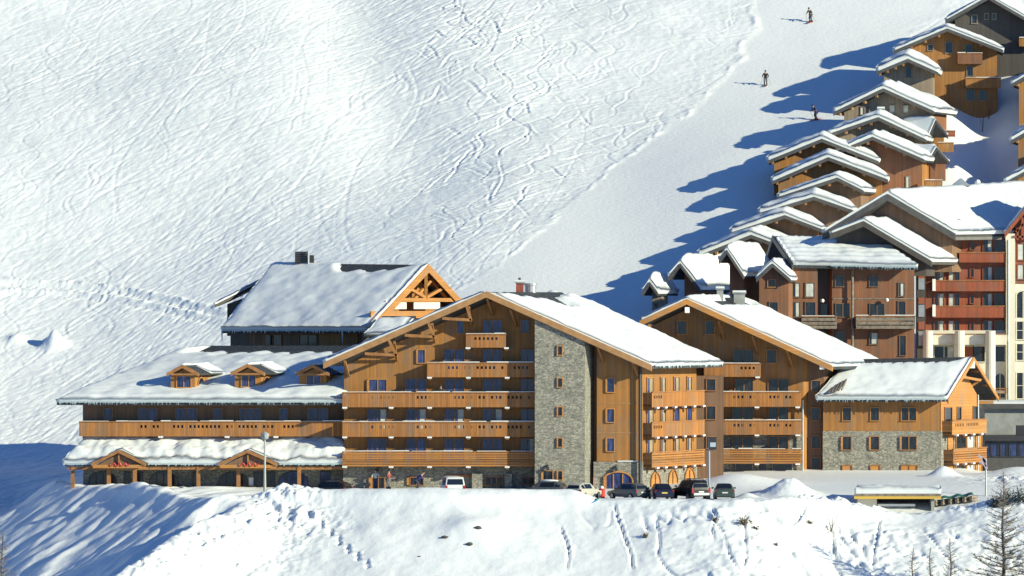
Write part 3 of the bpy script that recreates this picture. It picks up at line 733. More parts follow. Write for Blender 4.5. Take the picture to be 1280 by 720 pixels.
# side front turned to the sun
o2 = Vector((X(802, -1.4), -1.4, 0)); PV = Plane((o2.x, o2.y), VD)
mb = MB(); t0 = rfA.FR.z - 0.34
mb.rect(PV, 0, 11.4, Z(582, -1.4), t0 + 0.15, -0.3, 0.05); mb.build('side_wall', M['orange'], B)
mb = MB(); mb.rect(PV, 0, 11.4, -1.5, Z(584, -1.4), -0.3, 0.10); mb.build('stone_base', M['stone'], B)
def U(px, out=0.0): return PV.pix(px, 500, out)[0]
for x0, x1 in ((807.5, 815), (824.5, 830.5), (841, 847.5), (857.5, 863)):
    for y0, y1, ctn in ((472, 505, 1), (509, 542, 0), (546, 579, 1)):
        window(PV, U(x0), U(x1), Z(y1, 3), Z(y0, 3), B, mull=0, fmat='trim', pmat='glass', curtain=(1, 0.5, 'tan') if ctn or x0 < 830 else None, out0=0.05, out=0.12)
for yt, yb, kk in ((489, 508, 'boards'), (526.5, 545, 'boards'), (563.5, 582.5, 'slats')):
    z1, z0 = Z(yt - 0.5, 3), Z(yb, 3) + .06
    f = balcony(PV, 0.15, 11.2, z0, z1, 0.95, B, [(0.3, 2.3)], kk, brackets=[0.9, 2.6, 4.6, 6.6, 8.6, 10.6], mat='rail' if kk == 'boards' else 'orangeH', snow=False)
for x0, x1, y0, y1 in ((812, 823, 590, 616), (834, 844.5, 589, 616), (854.5, 866, 587.5, 616)):
    window(PV, U(x0), U(x1), Z(y1, 3), Z(y0, 3), B, arch=1.0, mull=1, fmat='beam', pmat='trim', out0=0.10, bar=0.12, out=0.14, name='door')
# rear link wall, where the side front ends
mb = MB(); pe = PV.pt(11.4, 0); mb.prism([Vector((pe.x - 0.3, pe.y, 0.2)), Vector((pe.x + 2.6, pe.y, 0.2)), Vector((pe.x + 2.6, pe.y, Z(470, pe.y))), Vector((pe.x - 0.3, pe.y, Z(470, pe.y)))], (0, 3, 0)); mb.build('link_wall', M['brown2'], B)
PLk = Plane((0, pe.y))
for y0, y1 in ((474, 488), (508, 524), (546, 560)): win_px(PLk, 883.5, y0, 894, y1, B, mull=0, pmat='glassd')
icicles(B, rfA.FR + Vector((0.3, 0.3, 0)), rfA.BR, 90, 0.5, 3)
# chimneys on the bare tiles
def chimney(parent, px0, px1, py0, py1, y, mat, cap='concrete', dpt=None):
    mb = MB(); a, b = W(px0, py1, y), W(px1, py0, y); wd = b.x - a.x; dp = dpt or wd
    mb.box(((a.x + b.x) / 2, y, (a.z + b.z) / 2 - 0.4), (wd, dp, b.z - a.z + 0.8)); c = mb.build('chimney', mat, parent)
    mb = MB(); mb.box(((a.x + b.x) / 2, y, b.z + 0.075), (wd + 0.25, dp + 0.25, 0.14)); mb.build('cap', M[cap], c)
    mb = MB(); mb.box(((a.x + b.x) / 2, y, b.z + 0.225), (wd + 0.2, dp + 0.2, 0.16)); mb.build('cap_snow', M['snow'], c); return c
chimney(B, 645, 654.5, 354, 369, 4, M['brick'])
mb = MB(); mb.tube([W(663, 380, 5), W(663, 357, 5)], 0.55, 14); fl_ = mb.build('flue', M['metal'], B)
mb = MB(); mb.tube([W(663, 356.9, 5), W(663, 354, 5)], 0.66, 14); mb.build('cowl', M['metal'], fl_)
mb = MB(); mb.tube([W(649.5, 354, 4.0), W(649.5, 347, 4.0)], 0.12, 8); mb.build('flue', M['dmetal'], B)
# ---------------------------------------------------------------- left wing with dormers and snowy porch
Bw = empty('left_wing', (X(260, 2), 2, 0), 'long low wooden wing with three dormers and a snow loaded porch on posts', 'chalet wing')
ye_, yr_ = -1.0, 13.0
FL, FR = W(71, 503, ye_), W(434, 503, ye_)
R0, R1 = W(248, 432, yr_ + 4), W(470, 432, yr_ - 4)
rfB = Roof(R0, R1, FR * 0 + FL, FL, None, FR)
BLc = FL + Vector((13.5, 28, 0)); BRc = FR + Vector((13.5, 28, 0))
rfB = Roof(R0, R1, BLc, FL, BRc, FR)
rfB.build(Bw, M['tile'], 0.25)
mb = MB(); mb.prism([FL, R0, BLc], (0, 0, -0.25)); mb.build('hip', M['tile'], Bw)
def mB(a, t):
    xx = lerp(R0.x, R1.x, a)
    tb = 0.12 + 0.02 * math.sin(a * 55) + 0.015 * math.sin(a * 23 + 1)
    if a < 0.06: tb = 0.0
    return min(1, max(0, (t - tb) / 0.16))
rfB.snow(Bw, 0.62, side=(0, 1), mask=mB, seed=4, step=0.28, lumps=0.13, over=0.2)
icicles(Bw, FL + Vector((0.2, -0.2, 0.05)), FR + Vector((0, -0.2, 0.05)), 240, 0.55, 5)
PB = Plane((0, 2.0)); zt = Z(497, 2)
mb = MB(); mb.prism([W(103.5, 560, 2), W(432, 560, 2), Vector((X(432, 2), 2, zt + 0.7)), Vector((X(103.5, 2), 2, zt + 0.7))], (4.5, 9, 0)); mb.build('wall', M['brown2'], Bw)
mb = MB(); mb.prism([W(104, 560.5, 1.9), W(432, 560.5, 1.9), Vector((X(432, 1.9), 1.9, -1)), Vector((X(104, 1.9), 1.9, -1))], (4.5, 9, 0)); mb.build('stone_base', M['stone'], Bw)
for x0, x1, mu in ((130, 140.5, 0), (172.5, 196, 1), (219.5, 246, 1), (266, 278, 0), (300, 326, 2), (348.5, 359.5, 0), (384, 410, 1)):
    win_px(PB, x0, 510.5, x1, 538, Bw, mull=mu)
for x0, x1 in ((128, 141), (170, 196), (222, 262)): win_px(PB, x0, 547.5, x1, 559, Bw, mull=1, pmat='glassd')
bal_px(PB, 99, 431, 526.5, 545.5, 1.4, Bw, [(172, 200), (216, 290), (298, 345), (352, 372)], (201, 284, 345), ends=(1, 0))
# dormers
def dormer(xl, xp, xr, yp, ye, wl, wr, yb, wy):
    y = wy; k = Bw
    rf = Roof(W(xp, yp, y - 0.7), W(xp, yp, y - 0.7) + Vector((2.2, 4.4, 0)), W(xl, ye, y - 0.7), W(xr, ye, y - 0.7))
    mb = MB(); pl = Plane((0, y)); d = Vector((0, 0, -0.22))
    sl = (W(xp, yp, y).z - W(xl, ye, y).z) / (W(xp, yp, y).x - W(xl, ye, y).x)
    zp = W(xp, yp, y).z - 0.2; xpw = X(xp, y) + 0.36
    pts = [Vector((X(wl, y), y, Z(yb, y) - 0.9)), Vector((X(wr, y), y, Z(yb, y) - 0.9)), Vector((X(wr, y), y, zp - sl * abs(X(wr, y) - xpw))), Vector((xpw, y, zp)), Vector((X(wl, y), y, zp - sl * abs(X(wl, y) - xpw)))]
    mb.prism(pts, (1.9, 3.8, 0)); dm = mb.build('dormer', M['orange'], k)
    rf.build(dm, M['tile'], 0.14, 'dormer_roof'); rf.barge(dm, M['beam'], 0.26, 0.07)
    xm = (wl + wr) / 2 + 1
    win_px(pl, xm - 8.5, yb - 16, xm + 8.5, yb - 2.5, dm, mull=1, fmat='trim')
    rf.snow(dm, 0.2, side=(-1, 0), seed=xp, step=0.3, lumps=0.3)
    rf.snow(dm, 0.2, side=(0, 1), a0=0.45, seed=xp + 3, step=0.3, lumps=0.3)
    sp = Plane((X(wr, y), y), VD); window(sp, 0.5, 1.4, Z(yb - 3, y), Z(yb - 14, y), dm, arch=1.0, mull=0, fmat='trim', pmat='glassd')
    mb = MB(); mb.bar(W(xl + 5, ye + 1.0, y - 0.72), W(xr - 5, ye + 1.0, y - 0.72), 0.12, 0.16); mb.build('tie_beam', M['beam'], dm)
for a in ((209, 228.5, 249, 456.5, 467, 213.5, 244, 486.5, 1.2), (289, 310, 331.5, 455.5, 466.5, 293.5, 326, 485.5, 1.2), (370, 391, 412, 456, 467, 374, 408, 485.5, 1.2)): dormer(*a)
# porch
FLp, FRp = W(79, 580, -1.2), W(432, 580, -1.2)
RLp, RRp = W(108, 553, 2.2), W(433, 553, 2.2)
rp = Roof(RLp, RRp, RLp, FLp, RRp, FRp)
rp.build(Bw, M['tile'], 0.16, 'porch_roof')
rp.snow(Bw, 0.95, side=(0, 1), seed=8, step=0.2, lumps=0.2, over=0.2, edge=0.6, rough=0.16)
mb = MB(); mb.bar(W(84, 585, -0.9), W(432, 585, -0.9), 0.22, 0.3); mb.build('porch_beam', M['beam'], Bw)
icicles(Bw, FLp + Vector((0, -0.15, 0)), FRp + Vector((0, -0.15, 0)), 110, 0.35, 6)
for px in (91, 136, 168.5, 212, 248, 298, 374):
    mb = MB(); mb.bar(Vector((X(px, -0.9), -0.9, -2.0)), W(px, 583.0, -0.9), 0.34, 0.34, up=Vector((0, 1, 0))); mb.build('post', M['beam'], Bw)
for xl, xp, xr in ((115, 148.6, 182.5), (274, 310, 346.5)):
    g = Roof(W(xp, 563, -2.0), W(xp, 563, -2.0) + Vector((0.9, 3.2, 0)), W(xl, 579.5, -2.0), W(xr, 579.5, -2.0))
    gm = MB(); gm.prism([W(xl + 4, 583, -1.75), W(xr - 4, 583, -1.75), W(xp, 567, -1.75)], (0.7, 2.4, 0)); go = gm.build('porch_gable', M['brown2'], Bw)
    g.build(go, M['tile'], 0.12, 'gable_roof'); g.barge(go, M['beam'], 0.24, 0.07)
    mb = MB(); mb.bar(W(xl + 1, 583, -1.9), W(xr - 1, 583, -1.9), 0.2, 0.3); mb.build('tie_beam', M['trim'], go)
    mb = MB(); mb.bar(W(xp, 582, -1.9), W(xp, 567, -1.9), 0.16, 0.16, up=Vector((0, 1, 0))); mb.build('king_post', M['beam'], go)
    g.snow(go, 0.3, seed=xp, step=0.25, lumps=0.3, a0=0.25)
    sg = MB()                                                       # a red scrolled ornament under the gable
    rr = random.Random(int(xp))
    for q in range(3):
        pts = [W(xp - 11 + q * 8 + i * 0.9, 580.5 + (1.9 if q != 1 else 2.3) * math.sin(i * 0.9 + q), -2.08) for i in range(10)]
        sg.tube(pts, 0.055, 5)
    sg.build('sign_scroll', M['red_p'], go)
PBs = Plane((0, 1.9))
for x0, x1, y0 in ((112, 146, 590), (187, 222, 590), (274, 310, 590.5), (349, 385, 590)): win_px(PBs, x0, y0, x1, 616, Bw, arch=0.7, mull=3, fmat='dmetal', pmat='glassd' if x0 < 340 else 'glass', bar=0.06)
for x0, x1 in ((156, 162), (168, 178), (242, 248), (318, 329), (334, 343)): win_px(PBs, x0, 591, x1, 616, Bw, mull=0, fmat='dmetal', pmat='glassd', name='door')
win_px(PBs, 401, 590, 411.5, 606, Bw, mull=1, fmat='dmetal', pmat='glass')
mb = MB(); u0, z0 = PBs.pix(311, 607); u1, z1 = PBs.pix(317.5, 597); mb.rect(PBs, u0, u1, z0, z1, 0.02, 0.06); mb.build('notice_board', M['white'], Bw)

# ---------------------------------------------------------------- rear hall with the timber truss gable
Bc = empty('rear_hall', (X(400, 22), 22, 2), 'tall rear building with a broad snowy roof, truss gable and dark louvred chimney', 'chalet')
ye_, yr_ = 20.0, 30.5
R0, R1 = W(344, 329, yr_ + 5), W(535, 331, yr_ - 3)
FL, FR = W(277, 413, ye_ + 5), W(459, 413, ye_ - 3)
BLc, BRc = R0 + (R0 - FL), R1 + (R1 - FR); BLc.z, BRc.z = FL.z, FR.z
rfC = Roof(R0, R1, BLc, FL, BRc, FR)
rfC.build(Bc, M['tile'], 0.28)
def mC(a, t):
    tb = 0.0 if a < 0.42 or a > 0.97 else (0.13 + 0.02 * math.sin(a * 40)) * min(1, (a - 0.42) / 0.04, (0.97 - a) / 0.2)
    return min(1, max(0, (t - tb + 0.03) / 0.12))
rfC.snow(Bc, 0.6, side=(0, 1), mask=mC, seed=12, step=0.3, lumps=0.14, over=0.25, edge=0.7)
icicles(Bc, FL + Vector((0, -0.2, 0)), FR + Vector((0, -0.2, 0)), 90, 0.5, 8)
for px in (277.5, 428):
    mb = MB(); p = W(px, 413, ye_ + (4.9 if px < 300 else -1.8)); mb.tube([p, p - Vector((0, 0, 0.7)), p - Vector((0, 0, 1.3))], [0.1, 0.06, 0.01], 6); mb.build('long_icicle', M['ice'], Bc)
d = (FR - FL)
mb = MB(); q0, q1 = W(288, 470, 26.6), W(452, 470, 19.2); up = Z(412, 22)
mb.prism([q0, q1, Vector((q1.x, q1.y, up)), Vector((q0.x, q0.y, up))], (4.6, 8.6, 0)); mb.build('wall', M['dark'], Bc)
PC = Plane((q0.x, q0.y), (q1 - q0))
mb = MB(); ua, ub = PC.pix(316, 430)[0], PC.pix(451, 430)[0]; mb.rect(PC, ua, ub, Z(440, 22), Z(416, 22), -0.2, 0.05); mb.build('boarded_front', M['brown2'], Bc)
for x0, x1 in ((331, 352), (375, 396), (408, 424)): win_px(PC, x0, 419, x1, 431, Bc, mull=1, pmat='glassd', out0=0.05)
for px in (313, 330, 425): mb = MB(); mb.bar(W(px, 440, 24.6 - (px - 313) * .05), W(px, 416, 24.6 - (px - 313) * .05), 0.25, 0.25, up=Vector((0, 1, 0))); mb.build('post', M['beam'], Bc)
# gable towards the right: recessed wall, truss in front
gd = (BRc - FR).normalized(); gn = Vector((gd.y, -gd.x, 0)).normalized()
def gp(t, z, o=0.0): return Vector((lerp(FR.x, BRc.x, t), lerp(FR.y, BRc.y, t), z)) + gn * o
zr, ze = R1.z, FR.z
mb = MB(); mb.prism([gp(0.06, ze - 6, -1.9), gp(0.94, ze - 6, -1.9), gp(0.94, ze + 0.1, -1.9), gp(0.5, zr - 0.5, -1.9), gp(0.06, ze + 0.1, -1.9)], -gn * 0.3 - d.normalized() * 4); mb.build('gable_wall', M['orange'], Bc)
for t0, t1 in ((0, 0.5), (1, 0.5)):
    mb = MB(); mb.prism([gp(t0, ze + 0.1, 0.01), gp(t1, zr + 0.05, 0.01), gp(t1, zr - 0.75, 0.01), gp(t0, ze - 0.6, 0.01)], gn * 0.12); mb.build('barge_board', M['trim'], Bc)
def gbar(a, b, w_=0.28, nm='truss_member'):
    mb = MB(); mb.bar(gp(*a), gp(*b), w_, w_); mb.build(nm, M['trim'], Bc)
zt_ = lerp(ze, zr, 0.46)
gbar((0.20, zt_, -0.25), (0.80, zt_, -0.25), 0.36, 'tie_beam')
gbar((0.5, zt_, -0.22), (0.5, zr - 0.4, -0.22), 0.3)
gbar((0.5, zt_ + 0.2, -0.3), (0.34, lerp(ze, zr, 0.66), -0.3)); gbar((0.5, zt_ + 0.2, -0.3), (0.66, lerp(ze, zr, 0.66), -0.3))
gbar((0.42, zt_ + 0.1, -0.5), (0.58, lerp(ze, zr, 0.80), -0.5)); gbar((0.28, zt_, -0.6), (0.45, lerp(ze, zr, 0.85), -0.6)); gbar((0.72, zt_, -0.6), (0.52, lerp(ze, zr, 0.9), -0.6))
for t in (0.62, 0.74, 0.86): gbar((t, lerp(ze, zr, (1 - t) * 2) - 0.45, 0.0), (t, lerp(ze, zr, (1 - t) * 2) - 0.45, -1.85), 0.22, 'purlin')
for t in (0.14, 0.26, 0.38): gbar((t, lerp(ze, zr, t * 2) - 0.45, 0.0), (t, lerp(ze, zr, t * 2) - 0.45, -1.85), 0.22, 'purlin')
for t0, t1 in ((0.17, 0.34), (0.40, 0.62)):
    mb = MB(); za, zb_ = lerp(ze, zr, 0.32), lerp(ze, zr, 0.45); mb.prism([gp(t0, za, -0.35), gp(t1, za, -0.35), gp(t1, zb_, -0.35), gp(t0, zb_, -0.35)], gn * 0.1); mb.build('white_panel', M['cream'], Bc)
mb = MB(); mb.prism([gp(0.05, lerp(ze, zr, 0.18), -0.4), gp(0.9, lerp(ze, zr, 0.18), -0.4), gp(0.9, lerp(ze, zr, 0.29), -0.4), gp(0.05, lerp(ze, zr, 0.29), -0.4)], gn * 0.12); mb.build('spandrel', M['trim'], Bc)
# low snowy link roof beside the gable, and the lean-to at the back left
lr = Roof(W(478, 395, 18), W(520, 395, 18), W(478, 395, 18), W(455, 418, 13), W(520, 395, 18), W(500, 418, 13)); lr.build(Bc, M['tile'], 0.2, 'link_roof')
lr.snow(Bc, 0.35, side=(0, 1), seed=15, step=0.25, lumps=0.4, mask=lambda a, t: min(1, max(0, (t - 0.14) / 0.06)))
mb = MB(); mb.prism([W(461, 440, 14.2), W(500, 440, 14.2), W(500, 414, 14.2), W(461, 414, 14.2)], (2, 3.8, 0)); mb.build('link_block', M['orange'], Bc)
lt = Roof(W(318, 356, 34), W(345, 345, 38), W(268, 381, 29), W(330, 372, 29), W(290, 372, 36), None); lt.build(Bc, M['edge'], 0.3, 'lean_to_roof')
lt.snow(Bc, 0.35, side=(-1, 0), seed=16, step=0.3)
mb = MB(); mb.prism([W(284, 420, 31), W(322, 420, 31), W(322, 366, 31), W(284, 380, 31)], (0, 6, 0)); mb.build('lean_to_wall', M['dark'], Bc)
mb = MB(); a, b = W(369, 338, 33.4), W(384, 314.5, 33.4); mb.box(((a.x + b.x) / 2, 33.5, (a.z + b.z) / 2 - .3), (b.x - a.x, 1.2, b.z - a.z + .6)); c_ = mb.build('louvre_chimney', M['dmetal'], Bc)
mb = MB(); a, b = W(384.5, 338, 33.1), W(392.5, 319, 33.1); mb.box(((a.x + b.x) / 2, 33.1, (a.z + b.z) / 2 - .3), (b.x - a.x, 0.8, b.z - a.z + .6)); mb.build('vent_box', M['dmetal'], c_)
mb = MB(); mb.tube([W(385.5, 330, 32.5), W(385.5, 313, 32.5)], 0.1, 8); mb.build('vent_pipe', M['metal'], c_)
for q in range(7):
    mb = MB(); a = W(368.5, 317 + q * 2.6, 32.84); b = W(384.5, 317 + q * 2.6, 32.84); mb.bar(a, b, 0.1, 0.06); mb.build('louvre', M['edge'], c_)

# ---------------------------------------------------------------- second gabled chalet
Bd = empty('second_chalet', (X(920, 15), 15, 1.4), 'orange wooden chalet with four balconies behind the tall street lamp', 'chalet')
yv = 12.6
rd = Roof(W(859, 374.5, yv), W(859, 374.5, yv) + Vector((5.6, 10.5, 0)), W(800, 402, yv), W(1041, 458, yv))
rd.build(Bd, M['tile'], 0.3); rd.barge(Bd, M['trim'], 0.46, 0.08)
def mD(a, t):
    if t > 0: return min(1, max(0, (t - (0.10 if 0.25 < a < 0.95 else -0.05)) / 0.05))
    return 1.0
rd.snow(Bd, 0.5, seed=21, step=0.3, lumps=0.14, edge=0.5, mask=mD)
PD = Plane((0, 15)); PDz = lambda px: None
xr_, zr_ = rd.R0.x + 1.28, rd.R0.z - 0.36
sR = (rd.R0.z - rd.FR.z) / (rd.FR.x - rd.R0.x); sL = (rd.R0.z - rd.FL.z) / (rd.R0.x - rd.FL.x)
def dz(px): x = X(px, 15); return zr_ - (x - xr_) * sR if x > xr_ else zr_ - (xr_ - x) * sL
mb = MB(); mb.prism([W(812, 600, 15), W(1004, 600, 15), Vector((X(1004, 15), 15, dz(1004))), Vector((xr_, 15, zr_)), Vector((X(812, 15), 15, dz(812)))], (4.0, 7.5, 0)); mb.build('wall', M['orange'], Bd)
mb = MB(); mb.prism([W(1004.5, 600, 16), W(1030, 600, 16), Vector((X(1030, 16), 16, dz(1030) - .1)), Vector((X(1004.5, 16), 16, dz(1004.5) - .1))], (4.0, 7.0, 0)); mb.build('recessed_wall', M['brown2'], Bd)
mb = MB(); mb.prism([W(890, 543, 14.9), W(1003.5, 543, 14.9), W(1003.5, 600, 14.9), W(890, 600, 14.9)], (0, 0.4, 0)); mb.build('stone_base', M['stone'], Bd)
for x0, x1, y0, y1, mu in ((847, 858, 401.5, 417.5, 0), (882, 893, 401.5, 417.5, 0), (917, 941, 437.5, 468, 1), (958.5, 970, 437.5, 453.5, 0), (883, 896, 474, 488, 0), (919, 941, 474, 506, 1), (960.5, 985, 474, 506, 1), (883, 894, 507, 524, 0), (915.5, 941, 509.5, 542, 1), (961, 985, 509.5, 542, 1)):
    win_px(PD, x0, y0, x1, y1, Bd, mull=mu, pmat='glassd', fmat='beam' if mu else 'trim')
PDs = Plane((0, 14.9))
for x0, x1 in ((915.5, 941), (961, 985)): win_px(PDs, x0, 546, x1, 578, Bd, mull=1, pmat='glassd')
for x0, x1 in ((893, 905), (920, 940), (948, 958), (966, 990)): win_px(PDs, x0, 580, x1, 589, Bd, mull=0, pmat='glassd', fmat='concrete')
PDr = Plane((0, 16))
for y0, y1 in ((476, 489), (510, 525), (545, 560), (572, 586)): win_px(PDr, 1014.5, y0, 1025, y1, Bd, mull=0, pmat='glassd', fmat='beam')
bal_px(PD, 880, 951, 454, 471, 1.5, Bd, [(919, 946)], (896, 947), mat='rail')
for yt, yb, kk in ((489.5, 508.5, 'boards'), (525, 543.5, 'boards'), (561, 579.5, 'slats')):
    bal_px(PD, 892, 1001.5, yt, yb, 1.5, Bd, [(918, 945), (958, 992)], (896, 946, 997), kind=kk, mat='rail' if kk == 'boards' else 'orangeH')
for px, py, dx in ((898.5, 400, 7), (940.5, 418, 7), (983.5, 436, 8)):
    mb = MB(); mb.bar(W(px, py, 12.9), W(px + dx, py + 24, 14.95), 0.2, 0.26); mb.build('brace', M['beam'], Bd)
for px, py in ((859, 387.5), (1027.5, 458)):
    mb = MB(); mb.bar(W(px, py, 12.9), W(px + 1, py, 15), 0.34, 0.5); k = mb.build('purlin', M['beam'], Bd)
    mb = MB(); a = W(px, py, 12.75); mb.box(a, (0.45, 0.3, 0.55)); mb.build('purlin_snow', M['white'], k)
mb = MB(); mb.bar(W(812, 408, 12.8), W(812, 408, 15), 0.3, 0.4); mb.build('purlin', M['trim'], Bd)
chimney(Bd, 896, 904, 362, 384, 19, M['concrete']); chimney(Bd, 917, 931, 367, 384, 21, M['concrete'])
mb = MB(); a, b = W(904, 382, 20), W(917, 372, 20); mb.box(((a.x + b.x) / 2, 20, (a.z + b.z) / 2), (b.x - a.x - 0.1, 1.0, b.z - a.z)); mb.build('vent_box', M['dmetal'], Bd)
mb = MB(); mb.tube([W(1003.5, 500, 14.5), W(1003.5, 590, 14.5)], 0.09, 8); mb.build('drainpipe', M['metal'], Bd)

# ---------------------------------------------------------------- small right-hand building
Be = empty('gable_house', (X(1100, 15), 15, 1.6), 'orange boarded house on a grey stone storey, gable end with two balconies', 'chalet')
ye_, hd = 13.6, 5.9
R0, R1 = W(1064, 449, ye_ + hd), W(1216, 446, ye_ + hd)
FL, FR = W(1020, 499, ye_), W(1184, 499, ye_)
BLc, BRc = R0 + (R0 - FL), R1 + (R1 - FR); BLc.z, BRc.z = FL.z, FR.z
re_ = Roof(R0, R1, BLc, FL, BRc, FR)
re_.build(Be, M['tile'], 0.24)
re_.snow(Be, 0.55, side=(0, 1), seed=31, step=0.25, lumps=0.12, over=0.2, edge=0.65, mask=lambda a, t: min(1, max(0, (t - (0.12 + 0.02 * math.sin(a * 70)) * min(1, max(0, (0.96 - a) / 0.1))) / 0.14)) if a > 0.05 else min(1, max(0, (t - 0.45 + a * 6) / 0.1)))
icicles(Be, FL + Vector((0, -0.2, 0)), FR + Vector((0, -0.2, 0)), 110, 0.6, 9)
PE = Plane((0, 15.0)); PEs = Plane((0, 14.92))
zt = re_.P(0.5, 0.84).z
mb = MB(); mb.prism([W(1029, 540, 15), W(1175, 540, 15), Vector((X(1175, 15), 15, zt - 0.2)), Vector((X(1029, 15), 15, zt - 0.2))], (4.0, 7.5, 0)); mb.build('wall', M['orange'], Be)
mb = MB(); mb.prism([W(1028.5, 539, 14.92), W(1176, 539, 14.92), W(1176, 605, 14.92), W(1028.5, 605, 14.92)], (4.2, 7.9, 0)); mb.build('stone_storey', M['stone'], Be)
for x0, x1, mu in ((1053.5, 1063.5, 0), (1088.5, 1098.5, 0), (1127, 1145, 1)):
    win_px(PE, x0, 510, x1, 525.5, Be, mull=mu, pmat='glassd', fmat='trim')
    win_px(PEs, x0, 546, x1, 562, Be, mull=mu, pmat='glassd', fmat='beam', jamb=(-0.25 if mu == 0 else -0.14, 0.18))
    win_px(PEs, x0, 582, x1 + 1, 592, Be, mull=mu, pmat='trim', fmat='beam')
og = Vector((X(1176, 14.95), 14.95, 0)); PG = Plane((og.x, og.y), VD)
Lg = 8.8; zm = Z(446, ye_ + hd) - 0.55; tanr = (R1.z - FR.z) / hd * 0.86
def gz(u): return zm - abs(u - Lg / 2) * (zm - zt + 0.35) / (Lg / 2)
mb = MB(); mb.prism([PG.pt(0, Z(541, 15), 0), PG.pt(Lg, Z(541, 15), 0), PG.pt(Lg, gz(Lg), 0), PG.pt(Lg / 2, zm, 0), PG.pt(0, gz(0), 0)], PG.n * -1.5); mb.build('gable_wall', M['trim'], Be)
mb = MB(); mb.rect(PG, -0.02, Lg, -0.5, Z(539.5, 15), -1.0, 0.03); mb.build('stone_gable', M['stone'], Be)
def UE(px): return PG.pix(px, 500)[0]
for x0, x1 in ((1180.5, 1189), (1196, 1200.5), (1216, 1223)): window(PG, UE(x0), UE(x1), Z(540, 19), Z(509, 19), Be, mull=0, fmat='beam', pmat='brown2' if False else 'glassd')
for x0, x1 in ((1184, 1191), (1194, 1206), (1208, 1216), (1219, 1226)):
    for y0, y1 in ((545, 560), (579, 600)): window(PG, UE(x0), UE(x1), Z(y1, 19), Z(y0, 19), Be, mull=0, fmat='trim', pmat=('trim', 'glassd', 'curtain', 'trim')[(1184, 1194, 1208, 1219).index(x0)], out0=0.03)
balcony(PG, 0.3, Lg - 0.1, Z(541.5, 19), Z(524, 19), 1.0, Be, [(1, 7)], snow=False, brackets=[1, 3, 5, 7], mat='trim')
balcony(PG, 0.6, Lg - 0.1, Z(577.5, 19), Z(559.5, 19), 1.0, Be, [], 'slats', snow=False, brackets=[1, 3, 5, 7], mat='orangeH')
gdE = (BRc - FR).normalized(); gnE = Vector((gdE.y, -gdE.x, 0)).normalized()
for A, mat in ((FR, 'trim'), (BRc, 'trim')):
    mb = MB(); z = Vector((0, 0, -0.42)); mb.prism([R1 + gnE * .01, A + gnE * .01, A + z + gnE * .01, R1 + z + gnE * .01], gnE * 0.12); mb.build('barge_board', M[mat], Be)
for t in (0.25, 0.6, 0.95):
    p = re_.P(1, -t) + Vector((0, 0, -0.4)); mb = MB(); mb.bar(p - gnE * 0.1, p - gnE * 2.4, 0.2, 0.24); mb.build('purlin', M['beam'], Be)
mb = MB(); pa, pb_ = lerp(R1, FR, 0.35), lerp(R1, BRc, 0.75); mb.bar(Vector((pa.x, pa.y, pa.z - .5)) - gnE * .3, lerp(R1, BRc, 0.4) + Vector((0, 0, -.7)) - gnE * .3, 0.2, 0.24); mb.build('tie_beam', M['trim'], Be)
mb = MB(); mb.bar(lerp(R1, BRc, 0.42) + Vector((0, 0, -0.5)) - gnE * .2, lerp(R1, BRc, 0.42) + Vector((-.9, -.6, -2.2)) - gnE * 1.8, 0.18, 0.22); mb.build('brace', M['trim'], Be)
mb = MB(); p = BRc + Vector((-.4, -.7, -.5)); mb.bar(p - gnE * .1, p - gnE * 2.2 - Vector((0.6, 1.1, 0)), 0.26, 0.3); mb.build('purlin', M['trim'], Be)
mb = MB(); p = R1 + Vector((0, 0, -.75)) - gnE * 0.05; mb.box(p, (0.5, 0.3, 0.7)); mb.build('ridge_end', M['white'], Be)
mb = MB(); p = PG.pt(Lg, 0, 0.1); mb.tube([Vector((p.x, p.y, 1.0)), Vector((p.x, p.y, gz(Lg)))], 0.08, 8); mb.build('drainpipe', M['metal'], Be)
# bare tiles and slats where the two roofs meet
mb = MB()
for q in range(5): mb.bar(W(1036 + q * 4, 491 - q * 1.0, 13.3), W(1055 + q * 3.2, 462 - q * 1.5, 19.2), 0.12, 0.15)
mb.build('snow_guard', M['log'], Be)
# ---------------------------------------------------------------- brown apartment chalet with striped snow on its roof
Bf = empty('brown_apartments', (X(1065, 38), 38, 6), 'brown boarded apartment house with rippled snow on the roof and weathered log balconies', 'apartment house')
R0, R1 = W(967, 295, 45), W(1092, 296, 45)
FL, FR = W(992, 331, 36.5), W(1147, 334, 36.5)
BLc, BRc = R0 + Vector((-0.6, 7.5, FL.z - R0.z)), R1 + Vector((-0.6, 7.5, FL.z - R0.z))
rf = Roof(R0, R1, BLc, FL, BRc, FR)
rf.build(Bf, M['tile'], 0.3)
rf.snow(Bf, 0.45, side=(0, 1), seed=41, step=0.22, lumps=0.15, ripple=0.07, over=0.2, edge=0.7, mask=lambda a, t: min(1, max(0, (t - 0.08 - 0.02 * math.sin(a * 90)) / 0.05)))
rf.barge(Bf, M['edge'], 0.5, 0.1)
icicles(Bf, lerp(FL, FR, 0.3) + Vector((0, -.2, 0)), FR + Vector((0, -.2, 0)), 90, 0.7, 11)
mb = MB(); ztop = Z(330, 38)
mb.prism([W(1040, 470, 38), W(1143, 470, 38), Vector((X(1143, 38), 38, ztop)), Vector((X(1040, 38), 38, ztop))], (-1.6, 6, 0)); mb.build('wall', M['brown'], Bf)
mb = MB(); mb.prism([W(990, 470, 36.9), W(1022, 470, 36.9), Vector((X(1022, 36.9), 36.9, ztop + .1)), Vector((X(990, 36.9), 36.9, ztop + .1))], (-1, 5, 0)); mb.build('bay', M['brown'], Bf)
mb = MB(); mb.prism([W(1021, 470, 39), W(1041, 470, 39), Vector((X(1041, 39), 39, ztop)), Vector((X(1021, 39), 39, ztop))], (-1, 4, 0)); mb.build('recess', M['dark'], Bf)
